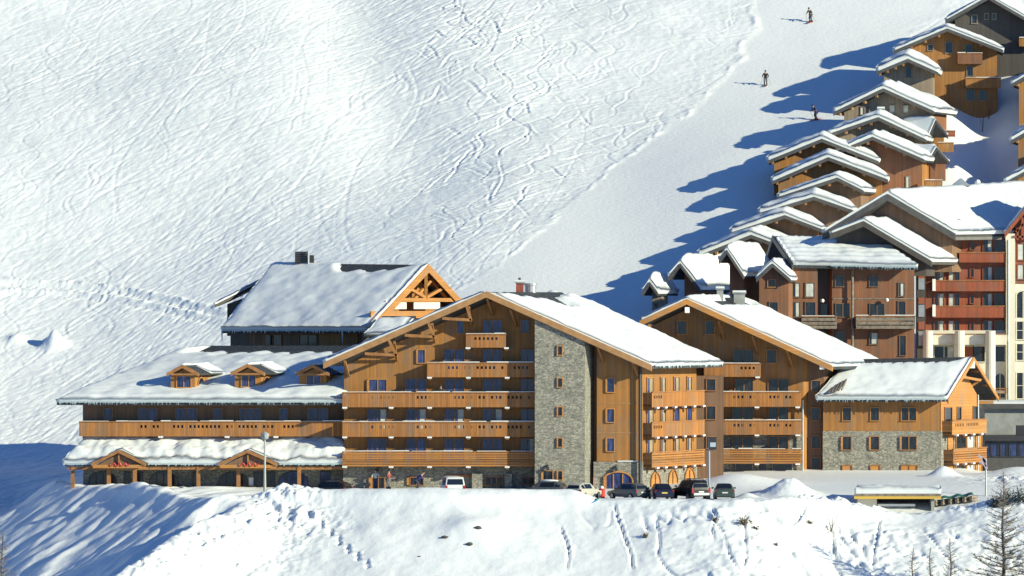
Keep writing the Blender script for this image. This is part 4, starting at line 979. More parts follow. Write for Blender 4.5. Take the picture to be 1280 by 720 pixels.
by_ = Roof(W(990, 329, 36), W(1030, 329, 36), W(990, 329, 36), W(990, 334, 35.4), W(1030, 329, 36), W(1026, 334, 35.4))
PF, PFb, PFr = Plane((0, 38)), Plane((0, 36.9)), Plane((0, 39))
for x0, x1, y0, y1, mu, c in ((1044.5, 1054.5, 345, 358, 0, None), (1087, 1097, 345, 358, 0, None), (1123.5, 1130.5, 354, 370, 0, (1, .6)), (1045, 1062, 380, 396, 1, None), (1087.5, 1105, 380, 396, 1, None), (1123, 1131.5, 377, 395, 0, None), (1045, 1055, 415, 428, 0, None), (1087, 1097, 416, 430, 0, (1, .7)), (1125, 1132, 420, 444, 0, None)):
    win_px(PF, x0, y0, x1, y1, Bf, mull=mu, pmat='glassd', fmat='brown2', curtain=c)
for x0, x1, y0, y1, c in ((989.5, 1000, 354, 371, (1, .5)), (1007, 1018, 354, 371, (1, .9)), (988, 1000, 378, 396, (1, .4)), (1007, 1019, 378, 396, None)):
    win_px(PFb, x0, y0, x1, y1, Bf, mull=0, pmat='glassd', fmat='brown2', curtain=c)
win_px(PFr, 1026, 380, 1034, 396, Bf, mull=0, pmat='glassd', fmat='dark', name='door')
bal_px(PF, 1070, 1144, 394.5, 411, 1.4, Bf, [], [], kind='logs', mat='log', floor_mat='brown2')
bal_px(PF, 1002, 1046, 395, 411, 1.6, Bf, [], [], kind='logs', mat='log', floor_mat='brown2')
mb = MB(); mb.tube([W(1065.5, 337, 37.6), W(1065.5, 470, 37.6)], 0.13, 8); mb.build('drainpipe', M['log'], Bf)
mb = MB(); u0, z = PF.pix(1041, 373.5); u1, _ = PF.pix(1143, 373.5); mb.rect(PF, u0, u1, z - .06, z + .06, 0, .05); mb.build('trim_strip', M['log'], Bf)
for px, py in ((1028, 376), (1108.5, 375)):
    mb = MB(); mb.ball(W(px, py, 37.5), 0.2, 10); mb.build('wall_lamp', M['white'], Bf, smooth=True)

# ---------------------------------------------------------------- red and cream apartment block
Bg = empty('red_apartments', (X(1200, 46), 46, 7), 'red boarded apartment block over cream columns with broad snow roofs', 'apartment block')
yv = 43.0
R0, R1 = W(1110, 243, yv), W(1300, 231, 66)
FL = W(1029, 292, yv); FR, BR = W(1195, 293, yv), W(1266, 292, 46.0)
rg = Roof(R0, R1, FL, FR, FL + (R1 - R0), BR)
rg.build(Bg, M['edge'], 0.3).location.z = -0.28; rg.barge(Bg, M['edge'], 0.6, 0.1)
rg.snow(Bg, 0.55, seed=51, step=0.4, lumps=0.12, edge=0.7, over=0.2)
def tri(parent, name, mat, y, peak, l, r, base, ext, drop=4):
    mb = MB(); mb.prism([W(l[0], base, y), W(r[0], base, y), W(r[0], r[1] + drop, y), W(peak[0], peak[1] + drop, y), W(l[0], l[1] + drop, y)], ext); return mb.build(name, mat, parent)
tri(Bg, 'gable_wall', M['brown2'], 44.2, (1110, 243), (1050, 280), (1190, 291), 340, (6, 10, 0))
r2 = Roof(W(1080, 277, 40.0), W(1080, 277, 40.0) + Vector((2.9, 4.5, 0)), W(1038, 293, 40.0), W(1165, 327, 40.0))
r2.build(Bg, M['edge'], 0.3, 'lower_roof'); r2.barge(Bg, M['dark'], 0.5, 0.1)
r2.snow(Bg, 0.55, seed=52, step=0.3, lumps=0.12, edge=0.6)
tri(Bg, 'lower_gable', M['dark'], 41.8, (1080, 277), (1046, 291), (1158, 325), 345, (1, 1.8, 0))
PGa = Plane((0, 46)); yg = 46
mb = MB(); mb.prism([W(1148, 416, yg), W(1262, 416, yg), W(1262, 289, yg), W(1148, 289, yg)], (3, 6, 0)); mb.build('wall', M['red'], Bg)
mb = MB(); mb.prism([W(1150, 540, yg - .3), W(1262, 540, yg - .3), W(1262, 413, yg - .3), W(1150, 413, yg - .3)], (3, 6.5, 0)); mb.build('cream_storeys', M['cream'], Bg)
PGc = Plane((0, yg - .3))
mb = MB(); u0, z0 = PGa.pix(1146, 500); mb.prism([W(1146.5, 500, 44.6), W(1157, 500, 44.6), W(1157, 328, 44.6), W(1146.5, 328, 44.6)], (0, 2, 0)); mb.build('stair_bay', M['dark'], Bg)
PSt = Plane((0, 44.55))
for y0, y1, p in ((338, 348, 'red'), (348, 362, 'metal'), (372, 380, 'red'), (381, 396, 'metal'), (402, 412, 'red'), (414, 432, 'metal')):
    mb = MB(); u0, z0 = PSt.pix(1148, y1); u1, z1 = PSt.pix(1155.5, y0); mb.rect(PSt, u0, u1, z0, z1, -.1, 0.06); mb.build('stair_panel', M[p], Bg)
rows = ((299, 318, 1202), (333, 352, 1168), (366, 385, 1168), (400, 418, 1166))
for (y0, y1, xs) in rows:
    for x0, x1, c in ((1168, 1180, (1, .6)), (1186, 1199, (-1, .5)), (1229, 1240, (1, .45)), (1243, 1256, None)):
        if x0 >= xs - 2: win_px(PGa, x0, y0 + 1, x1, y1, Bg, mull=1, pmat='glassd', fmat='red', curtain=c)
    win_px(PGa, 1213, y0 + 3, 1217, y0 + 13, Bg, mull=0, pmat='glassd', fmat='red')
for x0, yt, yb, m_ in ((1199, 315, 328, 'red'), (1166, 350, 364, 'red'), (1166, 382, 397, 'red')):
    bal_px(PGa, x0, 1257, yt, yb, 0.9, Bg, [], [], kind='boards', mat='red', floor_mat='brown', snow=False)
    mb = MB(); u, z = PGa.pix(1167, yt); mb.rect(PGa, u - .2, u + .12, z - 1.1, z + .1, 0.96, 1.08)
    if x0 == 1166: mb.build('balcony_end', M['white'], Bg)
f = bal_px(PGc, 1154, 1258, 417, 431, 1.6, Bg, [], [], kind='boards', mat='cream', floor_mat='cream', snow=False)
for px in (1160, 1199.5, 1238):
    mb = MB(); a = W(px, 560, 43.5); b = W(px, 413.5, 43.5); mb.tube([a, b], 0.5, 16); mb.build('column', M['cream'], Bg, smooth=False)
for x0, x1, y0, y1, p in ((1168, 1192, 433, 449, 'glassd'), (1205, 1216, 433, 449, 'red'), (1217, 1231, 433, 452, 'glassd'), (1244, 1256, 433, 452, 'glassd'), (1206, 1218, 462, 500, 'glassd'), (1168, 1194, 462, 500, 'glassd'), (1244, 1256, 505, 540, 'glassd')):
    win_px(PGc, x0, y0, x1, y1, Bg, mull=1 if x1 - x0 > 14 else 0, pmat=p, fmat='cream', curtain=(1, .3) if y0 < 440 and p != 'red' and x0 < 1200 else None)
win_px(PGc, 1244, 467, 1256, 497, Bg, arch=0.9, mull=1, bars=0, pmat='glassd', fmat='cream')
bal_px(PGc, 1240, 1258, 485, 492, 1.0, Bg, [], [], kind='logs', mat='brown', floor_mat='cream', snow=False)
# cream tower at the right with tall windows and a timber gable
mb = MB(); mb.prism([W(1257, 560, 45.2), W(1269, 560, 45.2), W(1269, 292, 45.2), W(1257, 292, 45.2)], (0, 3.5, 0)); mb.build('pilaster', M['cream'], Bg)
mb = MB(); mb.prism([W(1269.2, 560, 45.6), W(1345, 560, 45.6), W(1345, 355, 45.6), W(1269.2, 355, 45.6)], (2, 6, 0)); mb.build('tower_wall', M['cream'], Bg)
mb = MB(); mb.prism([W(1269.2, 354.5, 45.7), W(1345, 354.5, 45.7), W(1345, 280, 45.7), W(1307, 236, 45.7), W(1269.2, 274, 45.7)], (2, 6, 0)); mb.build('tower_gable', M['red'], Bg)
PT2 = Plane((0, 45.6))
for y0, y1, ar in ((364, 397, 0.7), (402, 424, None), (430, 450, None), (466, 498, None), (510, 540, None)):
    for x0, x1 in ((1271, 1287), (1293, 1310), (1316, 1334)): win_px(PT2, x0, y0, x1, y1, Bg, mull=1, bars=0 if ar else 1, arch=ar or False, pmat='glassd', fmat='cream')
PT3 = Plane((0, 45.7))
for y0, y1 in ((305, 325), (331, 349)):
    for x0, x1 in ((1272, 1288), (1294, 1310)): win_px(PT3, x0, y0, x1, y1, Bg, mull=1, pmat='glassd', fmat='red', curtain=(-1, .4))
rt = Roof(W(1307, 229, 44.4), W(1307, 229, 44.4) + Vector((1.0, 7, 0)), W(1256, 292, 44.4), W(1358, 292, 44.4))
rt.build(Bg, M['edge'], 0.25, 'tower_roof'); rt.barge(Bg, M['red'], 0.45, 0.1); rt.snow(Bg, 0.5, seed=55, step=0.4)
for a, b in (((1270, 290), (1307, 250)), ((1272, 300), (1272, 285)), ((1278, 300), (1278, 272)), ((1285, 300), (1285, 262)), ((1266, 296), (1345, 296))):
    mb = MB(); mb.bar(W(a[0], a[1], 45.2), W(b[0], b[1], 45.2), 0.2, 0.2, up=Vector((0, 1, 0))); mb.build('truss_member', M['red'], Bg)
mb = MB(); mb.tube([W(1260.5, 300, 44.95), W(1260.5, 520, 44.95)], 0.14, 8); mb.build('drainpipe', M['metal'], Bg)
mb = MB(); a, b = W(1183, 250, 55), W(1206, 229, 55); mb.box(((a.x + b.x) / 2 + .6, 55, (a.z + b.z) / 2 - .5), (1.2, 1.3, b.z - a.z)); ch = mb.build('chimney', M['cream'], Bg)
mb = MB(); c = ((a.x + b.x) / 2 + .5, 55, b.z - .3); mb.prism([(c[0] - 1, 54, c[2]), (c[0] + 1, 54, c[2]), (c[0], 54, c[2] + .8)], (0, 2, 0)); mb.build('cap', M['metal'], ch)

# ---------------------------------------------------------------- low grey building at the right edge
Bh = empty('low_grey_building', (X(1260, 27), 27, 2.2), 'low grey flat-roofed building in shade beside the gable house', 'low building')
mb = MB(); mb.prism([W(1231, 548, 32), W(1360, 548, 32), W(1360, 511, 32), W(1231, 511, 32)], (0, 9, 0)); mb.build('wall', M['concrete'], Bh)
mb = MB(); mb.prism([W(1229, 511, 31.4), W(1362, 511, 31.4), W(1362, 505, 31.4), W(1229, 505, 31.4)], (0, 10, 0)); mb.build('flat_roof', M['edge'], Bh)
mb = MB(); mb.prism([W(1229.5, 504.8, 31.5), W(1361, 504.8, 31.5), W(1361, 502, 31.5), W(1229.5, 502, 31.5)], (0, 9.6, 0)); mb.build('roof_snow', M['snow'], Bh)
mb = MB(); mb.prism([W(1231, 590, 27), W(1360, 590, 27), W(1360, 551, 27), W(1231, 551, 27)], (0, 4.8, 0)); mb.build('front_wall', M['edge'], Bh)
mb = MB(); mb.prism([W(1229, 551, 26.4), W(1362, 551, 26.4), W(1362, 545, 26.4), W(1229, 545, 26.4)], (0, 5.3, 0)); mb.build('front_roof', M['dmetal'], Bh)
PH = Plane((0, 27))
for x0, x1 in ((1233, 1238), (1240, 1247), (1251, 1258), (1262, 1272), (1275, 1290)): win_px(PH, x0, 554, x1, 570, Bh, mull=0, pmat='glass', fmat='dmetal')
mb = MB(); mb.box(W(1276, 540, 28), (0.9, 0.9, 1.3)); mb.build('vent_box', M['dmetal'], Bh)

# ---------------------------------------------------------------- small flat shelter on the bank
Bi = empty('bank_shelter', (X(1120, -16), -16, -1.2), 'small open shelter with yellow edged flat roof under thick snow', 'shelter')
y = -17.5
mb = MB(); mb.prism([W(1068, 623, y), W(1176, 623, y), W(1176, 617, y), W(1068, 617, y)], (0.4, 4.5, 0)); mb.build('roof', M['log'], Bi)
mb = MB(); mb.prism([W(1067.5, 623.6, y - .04), W(1176.5, 623.6, y - .04), W(1176.5, 620.4, y - .04), W(1067.5, 620.4, y - .04)], (0, -0.1, 0)); mb.build('roof_edge', plain('yellow_edge', (0.6, 0.38, 0.06), 0.6), Bi)
rs = Roof(W(1068, 617, y) , W(1176, 617, y), W(1068, 617, y), W(1068, 617, y) + Vector((.4, 4.5, .05)), W(1176, 617, y), W(1176, 617, y) + Vector((.4, 4.5, .05)))
rs.snow(Bi, 0.62, side=(0, 1), seed=61, step=0.2, lumps=0.12, edge=0.75)
mb = MB(); mb.prism([W(1072, 650, y + .8), W(1096, 650, y + .8), W(1096, 623, y + .8), W(1072, 623, y + .8)], (0, 3.2, 0)); mb.build('side_wall', M['cream'], Bi)
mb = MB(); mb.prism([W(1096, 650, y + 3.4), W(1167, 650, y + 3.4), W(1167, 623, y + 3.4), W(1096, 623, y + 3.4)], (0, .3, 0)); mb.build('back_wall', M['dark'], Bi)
mb = MB(); mb.prism([W(1164, 650, y + .6), W(1168, 650, y + .6), W(1168, 623, y + .6), W(1164, 623, y + .6)], (0, 3.4, 0)); mb.build('side_wall', M['concrete'], Bi)
mb = MB(); mb.prism([W(1097, 633, y + 1.2), W(1144, 633, y + 1.2), W(1144, 630, y + 1.2), W(1097, 630, y + 1.2)], (0, .6, 0)); mb.build('bench', M['white'], Bi)

# ---------------------------------------------------------------- chalets climbing the hill
def hill_chalet(label, peak, L, Rr, dx, hw, wall='brown', dep=9.0, T=0.75, wins=(), bals=(), y=None, rightmat=None, sub=None, snowseed=0, purl=True, chim=None, group='snowy chalets on the hillside', side_wins=0, ov=1.6):
    if y is None:
        y = hit(L[0] + 8, L[1] + hw * 11.0).y - 1.0
    k = (y + CD) / F
    p, l, r = W(*peak, y), W(*L, y), W(*Rr, y)
    lat = dx * k
    ev = Vector((lat, dep, 0))
    B = empty('hill_chalet', (p.x, y + 1, l.z - hw), label, 'chalet', group)
    rf = Roof(p, p + ev, l, r)
    rf.build(B, M['tile'], 0.22); rf.barge(B, M['edge'], 0.34, 0.08)
    rf.snow(B, T * 1.35, seed=snowseed + peak[0] * 0.1, step=0.3, lumps=0.16, edge=0.45, over=0.15, rnd=1.5)
    f0 = ov / dep; o = ev * f0; d = Vector((0, 0, -0.24))
    tl = 1 - 0.7 / max(1.5, abs(p.x - l.x)); tr = 1 - 0.7 / max(1.5, abs(r.x - p.x))
    zb = min(l.z, r.z) - hw - 3.0
    a, b = rf.P(f0, -tl) + d, rf.P(f0, tr) + d
    mb = MB(); mb.prism([Vector((a.x, a.y, zb)), Vector((b.x, b.y, zb)), b, p + o + d, a], ev * (1 - 2 * f0)); mb.build('wall', M[wall], B)
    pl = Plane((0, y + ov))
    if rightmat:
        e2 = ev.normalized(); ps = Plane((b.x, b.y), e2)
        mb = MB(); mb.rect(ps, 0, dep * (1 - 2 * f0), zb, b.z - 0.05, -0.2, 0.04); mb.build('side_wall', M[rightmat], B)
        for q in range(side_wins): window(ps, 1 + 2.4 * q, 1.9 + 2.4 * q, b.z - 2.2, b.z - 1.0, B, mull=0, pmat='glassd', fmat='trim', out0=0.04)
    if purl: rf.purlins(B, M['barge'], t_list=[-0.9, -0.66, -0.4, -0.15, 0.25, 0.6])
    for (x0, y0, x1, y1, *rest) in wins: win_px(pl, x0, y0, x1, y1, B, mull=0, pmat='glassd' if not rest else rest[0], fmat='grey')
    for (x0, x1, yt, yb, *rest) in bals: bal_px(pl, x0, x1, yt, yb, 1.1, B, [], [], mat=rest[0] if rest else 'orange', floor_mat='beam')
    if chim:
        cx, cy0, cy1 = chim; chimney(B, cx - 3.5, cx + 3.5, cy0, cy1, y + 2.2, M['log'])
    return B, rf, y, pl
ch = {}
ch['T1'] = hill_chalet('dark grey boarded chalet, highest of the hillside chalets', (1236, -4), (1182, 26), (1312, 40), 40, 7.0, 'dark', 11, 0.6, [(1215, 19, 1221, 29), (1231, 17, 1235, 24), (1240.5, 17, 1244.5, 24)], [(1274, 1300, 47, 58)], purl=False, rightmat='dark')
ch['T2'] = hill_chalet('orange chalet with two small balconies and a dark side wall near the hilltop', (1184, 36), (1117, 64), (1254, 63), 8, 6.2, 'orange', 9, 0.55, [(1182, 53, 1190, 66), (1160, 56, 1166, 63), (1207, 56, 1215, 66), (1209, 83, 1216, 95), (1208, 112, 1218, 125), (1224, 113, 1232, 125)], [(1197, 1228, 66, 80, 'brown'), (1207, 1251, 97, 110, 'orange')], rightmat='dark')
ch['T3'] = hill_chalet('little grey boarded chalet under a rounded snow cap in front of the orange chalet', (1135, 74), (1096, 90), (1173, 91), 9, 4.5, 'grey', 6, 0.95, [(1132, 84, 1139, 97)], y=ch['T2'][2] - 5.0)
ch['T4'] = hill_chalet('brown chalet with a wide rounded snow roof below the orange chalets', (1104.5, 111), (1042, 141), (1168, 139.5), 36, 5.0, 'grey', 9, 0.75, [(1076, 134, 1080, 143, 'curtain'), (1082, 134, 1086, 143), (1112, 132, 1118, 141, 'curtain'), (1129, 132, 1135, 141, 'curtain')], [], rightmat='brown', side_wins=0)
ch['N2'] = hill_chalet('chalet with a stone chimney on the tip of its front gable', (1098, 147), (1036, 168), (1158, 175), 18, 4.5, 'grey', 8, 0.7, [], [], rightmat='orange', chim=(1101, 137, 150))
ch['N3'] = hill_chalet('dark brown chalet with tall boarded front and a pale plinth', (1091, 171.5), (1046, 190), (1156, 200), 27, 5.0, 'brown', 8, 0.7, [(1133, 221, 1137, 236, 'curtain')], [], rightmat='orange')
ch['N4'] = hill_chalet('orange fronted chalet under long even snow, upper one of two alike', (1027.5, 174), (959, 201.5), (1099, 202.5), 8, 4.2, 'orange', 8, 0.75, [], [])
ch['N5'] = hill_chalet('orange fronted chalet under long even snow, lower one of two alike', (1035.5, 197), (964.5, 227.5), (1110, 225), 7, 4.2, 'orange', 8, 0.75, [], [])
ch['N6'] = hill_chalet('chalet with a low gable and metal flue just under the two orange fronted chalets', (1047, 222.5), (972, 247), (1080, 239), 26, 4.2, 'brown2', 8, 0.6, [], [])
ch['N7'] = hill_chalet('snowed in brown chalet with a broad low gable in mid-cascade', (1017.5, 246.5), (948, 267), (1068, 264), 10, 4.0, 'brown2', 8, 0.75, [], [])
ch['N8'] = hill_chalet('snowed in chalet directly above the lowest broad gable', (981, 269.5), (913, 291.5), (1030, 288), 8, 4.0, 'brown2', 8, 0.75, [], [])
ch['N9'] = hill_chalet('lowest broad gabled chalet, its left eave reaching the piste', (939, 294), (872, 320.5), (985, 311), 22, 4.0, 'brown2', 8, 0.8, [], [])
ch['K3'] = hill_chalet('steep small chalet with a brown cross gable holding one window', (909, 313), (899, 326), (930, 345), 46, 6.0, 'brown', 8, 0.75, [], [], purl=False, y=34.5)
ch['K2'] = hill_chalet('steep chalet with a dark front gable and a small snowy roof dormer', (851, 330), (836, 347), (876, 362), 74, 4.0, 'brown', 9, 0.8, [], [], purl=False, rightmat='brown', side_wins=3)
ch['K1'] = hill_chalet('tiny chalet with a round snow cap at the foot of the piste', (812.5, 353), (803, 367), (823, 367), 26, 3.4, 'grey', 5, 0.85, [(818, 379, 822, 384)], [], purl=False, rightmat='grey')
# cross gable of the steep small chalet
B3, rf3, y3, _ = ch['K3']
yc = y3 - 0.6
g = Roof(W(966, 330, yc), W(966, 330, yc) + Vector((1.5, 6.5, 0)), W(945.5, 349, yc), W(989, 350, yc)); g.build(B3, M['edge'], 0.2, 'cross_roof'); g.barge(B3, M['edge'], 0.32, 0.08); g.snow(B3, 0.6, seed=77, step=0.25)
mb = MB(); mb.prism([W(949, 400, yc + .7), W(985.5, 400, yc + .7), W(985.5, 348, yc + .7), W(966.3, 332.5, yc + .7), W(949, 348, yc + .7)], (1.2, 5, 0)); mb.build('cross_gable', M['brown'], B3)
win_px(Plane((0, yc + .7)), 960, 350, 968.5, 358.5, B3, mull=0, pmat='glassd', fmat='trim'); win_px(Plane((0, yc + .7)), 962, 378, 972, 390, B3, mull=0, pmat='glassd', fmat='brown2')
B2_, rf2, y2_, _ = ch['K2']
p_ = rf2.P(0.82, 0.42); g = Roof(p_ + Vector((0, -1.2, 1.1)), p_ + Vector((.6, 1.5, 1.3)), p_ + Vector((-.9, -1.2, .1)), p_ + Vector((1.0, -1.2, .2))); g.build(B2_, M['tile'], 0.14, 'dormer_roof'); g.snow(B2_, 0.35, seed=79, step=0.2)
mb = MB(); q_ = p_ + Vector((0, -1.0, 0)); mb.prism([q_ + Vector((-.8, 0, -.6)), q_ + Vector((.9, 0, -.6)), q_ + Vector((.9, 0, .25)), q_ + Vector((0, 0, 1.0)), q_ + Vector((-.8, 0, .15))], (.4, 1.6, 0)); mb.build('dormer', M['log'], B2_)
# small cross gables and balconies on the right sides
def side_gable(key, pk, l, r, mat, yo):
    B, rf, y, _ = ch[key]; yy = y + yo
    g = Roof(W(*pk, yy), W(*pk, yy) + Vector((-3.5, 1.5, 0)), W(*l, yy), W(*r, yy)); g.build(B, M['edge'], 0.18, 'cross_roof'); g.barge(B, M['edge'], 0.3, 0.08); g.snow(B, 0.55, seed=pk[0], step=0.25)
    mb = MB(); b_ = max(l[1], r[1]) + 22
    mb.prism([W(l[0] + 4, b_, yy + .8), W(r[0] - 4, b_, yy + .8), W(r[0] - 4, r[1] - 1, yy + .8), W(pk[0], pk[1] + 4, yy + .8), W(l[0] + 4, l[1] - 1, yy + .8)], (-2, 1.2, 0)); mb.build('cross_gable', M[mat], B)
side_gable('N2', (1169, 151), (1160, 172), (1184, 170), 'orange', 5.0)
side_gable('N3', (1170, 185), (1159, 204), (1186, 203), 'brown', 4.0)
for key, x0, x1, yt, yb, yo in (('T4', 1176, 1194, 163, 171, 4), ('N2', 1172, 1192, 178, 190, 3), ('N3', 1156, 1178, 225, 236, 1.2)):
    B, rf, y, _ = ch[key]; bal_px(Plane((0, y + yo)), x0, x1, yt, yb, 0.9, B, [], [], mat='orange' if key != 'T4' else 'red', floor_mat='cream' if key == 'N3' else 'beam', bsnow=False)
ch['R1'] = hill_chalet('chalet cut by the frame edge, topmost of three at the far right', (1340, 62), (1264, 106), (1420, 106), 45, 5, 'orange', 20, 0.6, [], [])
ch['R2'] = hill_chalet('orange chalet cut by the frame edge, middle of three at the far right', (1345, 130), (1263, 177), (1430, 176), 45, 6, 'orange', 20, 0.7, [], [])
ch['R3'] = hill_chalet('orange chalet cut by the frame edge, lowest of three at the far right', (1345, 180), (1256, 229), (1430, 228), 45, 4, 'orange', 20, 0.7, [], [])
# flue and lamp globe seen above the snow
def lamp_globe():
    p = W(1222, 228, ch['R3'][2] - 6); B = empty('globe_lamp', (p.x, p.y, p.z - 4), 'white globe lamp on a thin post in the blue shade behind the snow roof', 'street lamp')
    mb = MB(); mb.tube([p - Vector((0, 0, 4)), p - Vector((0, 0, .25))], 0.06, 8); mb.build('post', M['dmetal'], B)
    mb = MB(); mb.ball(p, 0.32, 12); mb.build('globe', M['white'], B, smooth=True)
lamp_globe()
# ---------------------------------------------------------------- cars
paint = {k: plain('car_paint_' + k, c, 0.35, 0.1) for k, c in dict(white=(0.72, 0.72, 0.70), black=(0.012, 0.013, 0.016), blue=(0.012, 0.014, 0.04), grey=(0.09, 0.095, 0.10), silver=(0.45, 0.44, 0.38), green=(0.05, 0.07, 0.065)).items()}
tyre = plain('tyre_rubber', (0.015, 0.015, 0.015), 0.9); rimm = plain('rim_alloy', (0.35, 0.35, 0.36), 0.35, 0.7)
cglass = plain('car_glass', (0.012, 0.016, 0.022), 0.08); tail = plain('tail_lamp_red', (0.32, 0.012, 0.012), 0.3); headl = plain('head_lamp', (0.6, 0.62, 0.62), 0.2); platem = plain('number_plate', (0.62, 0.5, 0.1), 0.5); platew = plain('number_plate_white', (0.65, 0.65, 0.62), 0.5)
KIND = dict(   # stations: x (front +), bottom, shoulder, top, half width low, half width top
    hatch=dict(L=4.1, st=[(2.05, .45, .62, .66, .70, .62), (1.95, .28, .68, .74, .82, .70), (1.1, .24, .86, .93, .87, .74), (0.95, .24, .88, .97, .87, .72), (0.2, .24, .92, 1.45, .87, .60), (-1.2, .24, .94, 1.47, .87, .60), (-1.75, .26, .96, 1.30, .86, .60), (-1.98, .30, .92, .96, .82, .68), (-2.05, .42, .80, .84, .76, .66)]),
    saloon=dict(L=4.6, st=[(2.3, .45, .62, .66, .72, .62), (2.2, .28, .68, .74, .84, .72), (1.2, .24, .86, .93, .89, .76), (1.0, .24, .88, .97, .89, .74), (0.2, .24, .92, 1.42, .89, .62), (-1.0, .24, .93, 1.43, .89, .62), (-1.75, .24, .95, 1.02, .88, .70), (-2.2, .28, .92, .98, .86, .74), (-2.3, .42, .80, .84, .78, .68)]),
    suv=dict(L=4.7, st=[(2.35, .55, .80, .86, .80, .70), (2.25, .38, .92, .98, .90, .76), (1.2, .34, 1.05, 1.12, .94, .80), (1.05, .34, 1.08, 1.16, .94, .78), (0.35, .34, 1.12, 1.76, .94, .68), (-1.9, .34, 1.14, 1.80, .94, .68), (-2.2, .38, 1.14, 1.55, .93, .70), (-2.33, .42, 1.08, 1.12, .90, .78), (-2.38, .52, .90, .96, .86, .76)]),
    van=dict(L=4.7, st=[(2.35, .45, .85, .92, .80, .74), (2.28, .30, .98, 1.08, .88, .80), (2.0, .28, 1.10, 1.22, .90, .80), (1.3, .28, 1.14, 1.86, .91, .76), (1.0, .28, 1.14, 1.93, .91, .76), (-2.1, .28, 1.14, 1.93, .91, .76), (-2.25, .30, 1.14, 1.82, .91, .76), (-2.33, .32, 1.10, 1.20, .90, .82), (-2.36, .42, 1.0, 1.06, .88, .82)]))
def car(label, kind, col, px, py, y, deg, plate='w', group='cars parked along the terrace', snow=False, rails=False, spare=False, z=None):
    x = X(px, y); gz = ground(x, y) if z is None else z
    B = empty('parked_' + ('van' if kind == 'van' else 'car'), (x, y, gz), label, 'van' if kind == 'van' else 'car', group, R(deg))
    K = KIND[kind]; st = K['st']; mb = MB(); ring = []
    for (sx, zb, zs, zt, w0, w1) in st:
        r = [(sx, -w0 * .93, zb), (sx, -w0, zb + (zs - zb) * .45), (sx, -w0 * .97, zs), (sx, -w1, zt - .04), (sx, -w1 * .82, zt), (sx, 0, zt + .02), (sx, w1 * .82, zt), (sx, w1, zt - .04), (sx, w0 * .97, zs), (sx, w0, zb + (zs - zb) * .45), (sx, w0 * .93, zb)]
        b = len(mb.v); mb.v += r; ring.append(b)
    n = 11
    for i in range(len(st) - 1):
        for k in range(n):
            k2 = (k + 1) % n; mb.f.append((ring[i] + k, ring[i] + k2, ring[i + 1] + k2, ring[i + 1] + k)); mb.mi.append(0)
    mb.f.append(tuple(ring[0] + k for k in range(n - 1, -1, -1))); mb.f.append(tuple(ring[-1] + k for k in range(n))); mb.mi += [0, 0]
    body = mb.build('body', paint[col], B, local=True, smooth=False)
    def q(i, s, k, out=0.012):
        sx, zb, zs, zt, w0, w1 = st[i]
        return (sx, s * (w0 * .97 + out if k == 0 else w1 + out * 1.5), zs + .04 if k == 0 else zt - .09)
    cab = [i for i in range(len(st)) if st[i][3] - st[i][2] > 0.3]
    for s in (-1, 1):
        for a, b in zip(cab[:-1], cab[1:]):
            if st[a][0] - st[b][0] < 0.2: continue
            m = MB(); p0, p1, p2, p3 = [Vector(v) for v in (q(a, s, 0), q(b, s, 0), q(b, s, 1), q(a, s, 1))]
            lo = 0.06 / max(.3, st[a][0] - st[b][0])
            for t0, t1 in ((lo, .49), (.51, 1 - lo)):
                m2 = MB(); m2.prism([lerp(p0, p1, t0), lerp(p0, p1, t1), lerp(p3, p2, t1), lerp(p3, p2, t0)], (0, s * .006, 0)); m2.build('side_window', cglass, B, local=True)
    f, rr_ = cab[0], cab[-1]
    def screen(i, j, nm, inset=.07):
        a, b = st[i], st[j]; d = Vector((b[0] - a[0], 0, b[3] - a[3])); nr = Vector((-d.z, 0, d.x)).normalized()
        if nr.z < 0: nr = -nr
        m = MB(); e = nr * .022
        P = [Vector((a[0], -a[5] * .9, a[3] + .01)), Vector((a[0], a[5] * .9, a[3] + .01)), Vector((b[0], b[5] * .86, b[3] - .0)), Vector((b[0], -b[5] * .86, b[3] - .0))]
        c0, c1 = lerp(P[0], P[3], .08), lerp(P[1], P[2], .08); c2, c3 = lerp(P[1], P[2], .9), lerp(P[0], P[3], .9)
        m.prism([c0 + e, c1 + e, c2 + e, c3 + e], nr * .008); m.build(nm, cglass, B, local=True)
    screen(f - 1, f, 'windscreen')
    screen(rr_ + 1, rr_, 'rear_window')
    L = K['L'] / 2; rw = .36 if kind in ('suv', 'van') else .31
    for sx in (L * .64, -L * .62):
        for s in (-1, 1):
            w0 = .88 if kind != 'suv' else .93
            m = MB(); m.tube([(sx, s * (w0 - .20), rw), (sx, s * (w0 + .015), rw)], rw, 18); wl = m.build('wheel', tyre, B, local=True)
            m = MB(); m.tube([(sx, s * (w0 + .0), rw), (sx, s * (w0 + .03), rw)], rw * .62, 14); m.build('rim', rimm, wl, local=True)
    b_ = st[-1]; fr = st[0]
    hz = b_[2] + .02
    for s in (-1, 1):
        m = MB(); tall = .42 if kind in ('suv', 'van') else .22; m.box((st[-2][0] - .01, s * (st[-2][4] - .1), hz - tall * .1), (.1, .2, tall)); m.build('tail_light', tail, B, local=True)
        m = MB(); m.box((st[1][0] + .02, s * (st[1][4] - .17), st[1][2] - .04), (.12, .28, .16)); m.build('headlight', headl, B, local=True)
        m = MB(); m.box((st[f - 1][0] - .2, s * (st[f][4] + .1), st[f][2] + .08), (.12, .2, .14)); m.build('mirror', paint[col], B, local=True)
    for nm, sx, zz in (('rear_bumper', st[-1][0] - .04, b_[1] + .06), ('front_bumper', st[0][0] + .03, fr[1] + .05)):
        m = MB(); m.box((sx, 0, zz), (.14, 1.5, .2)); m.build(nm, M['metal'] if (kind == 'suv' and nm[0] == 'r') else paint[col], B, local=True)
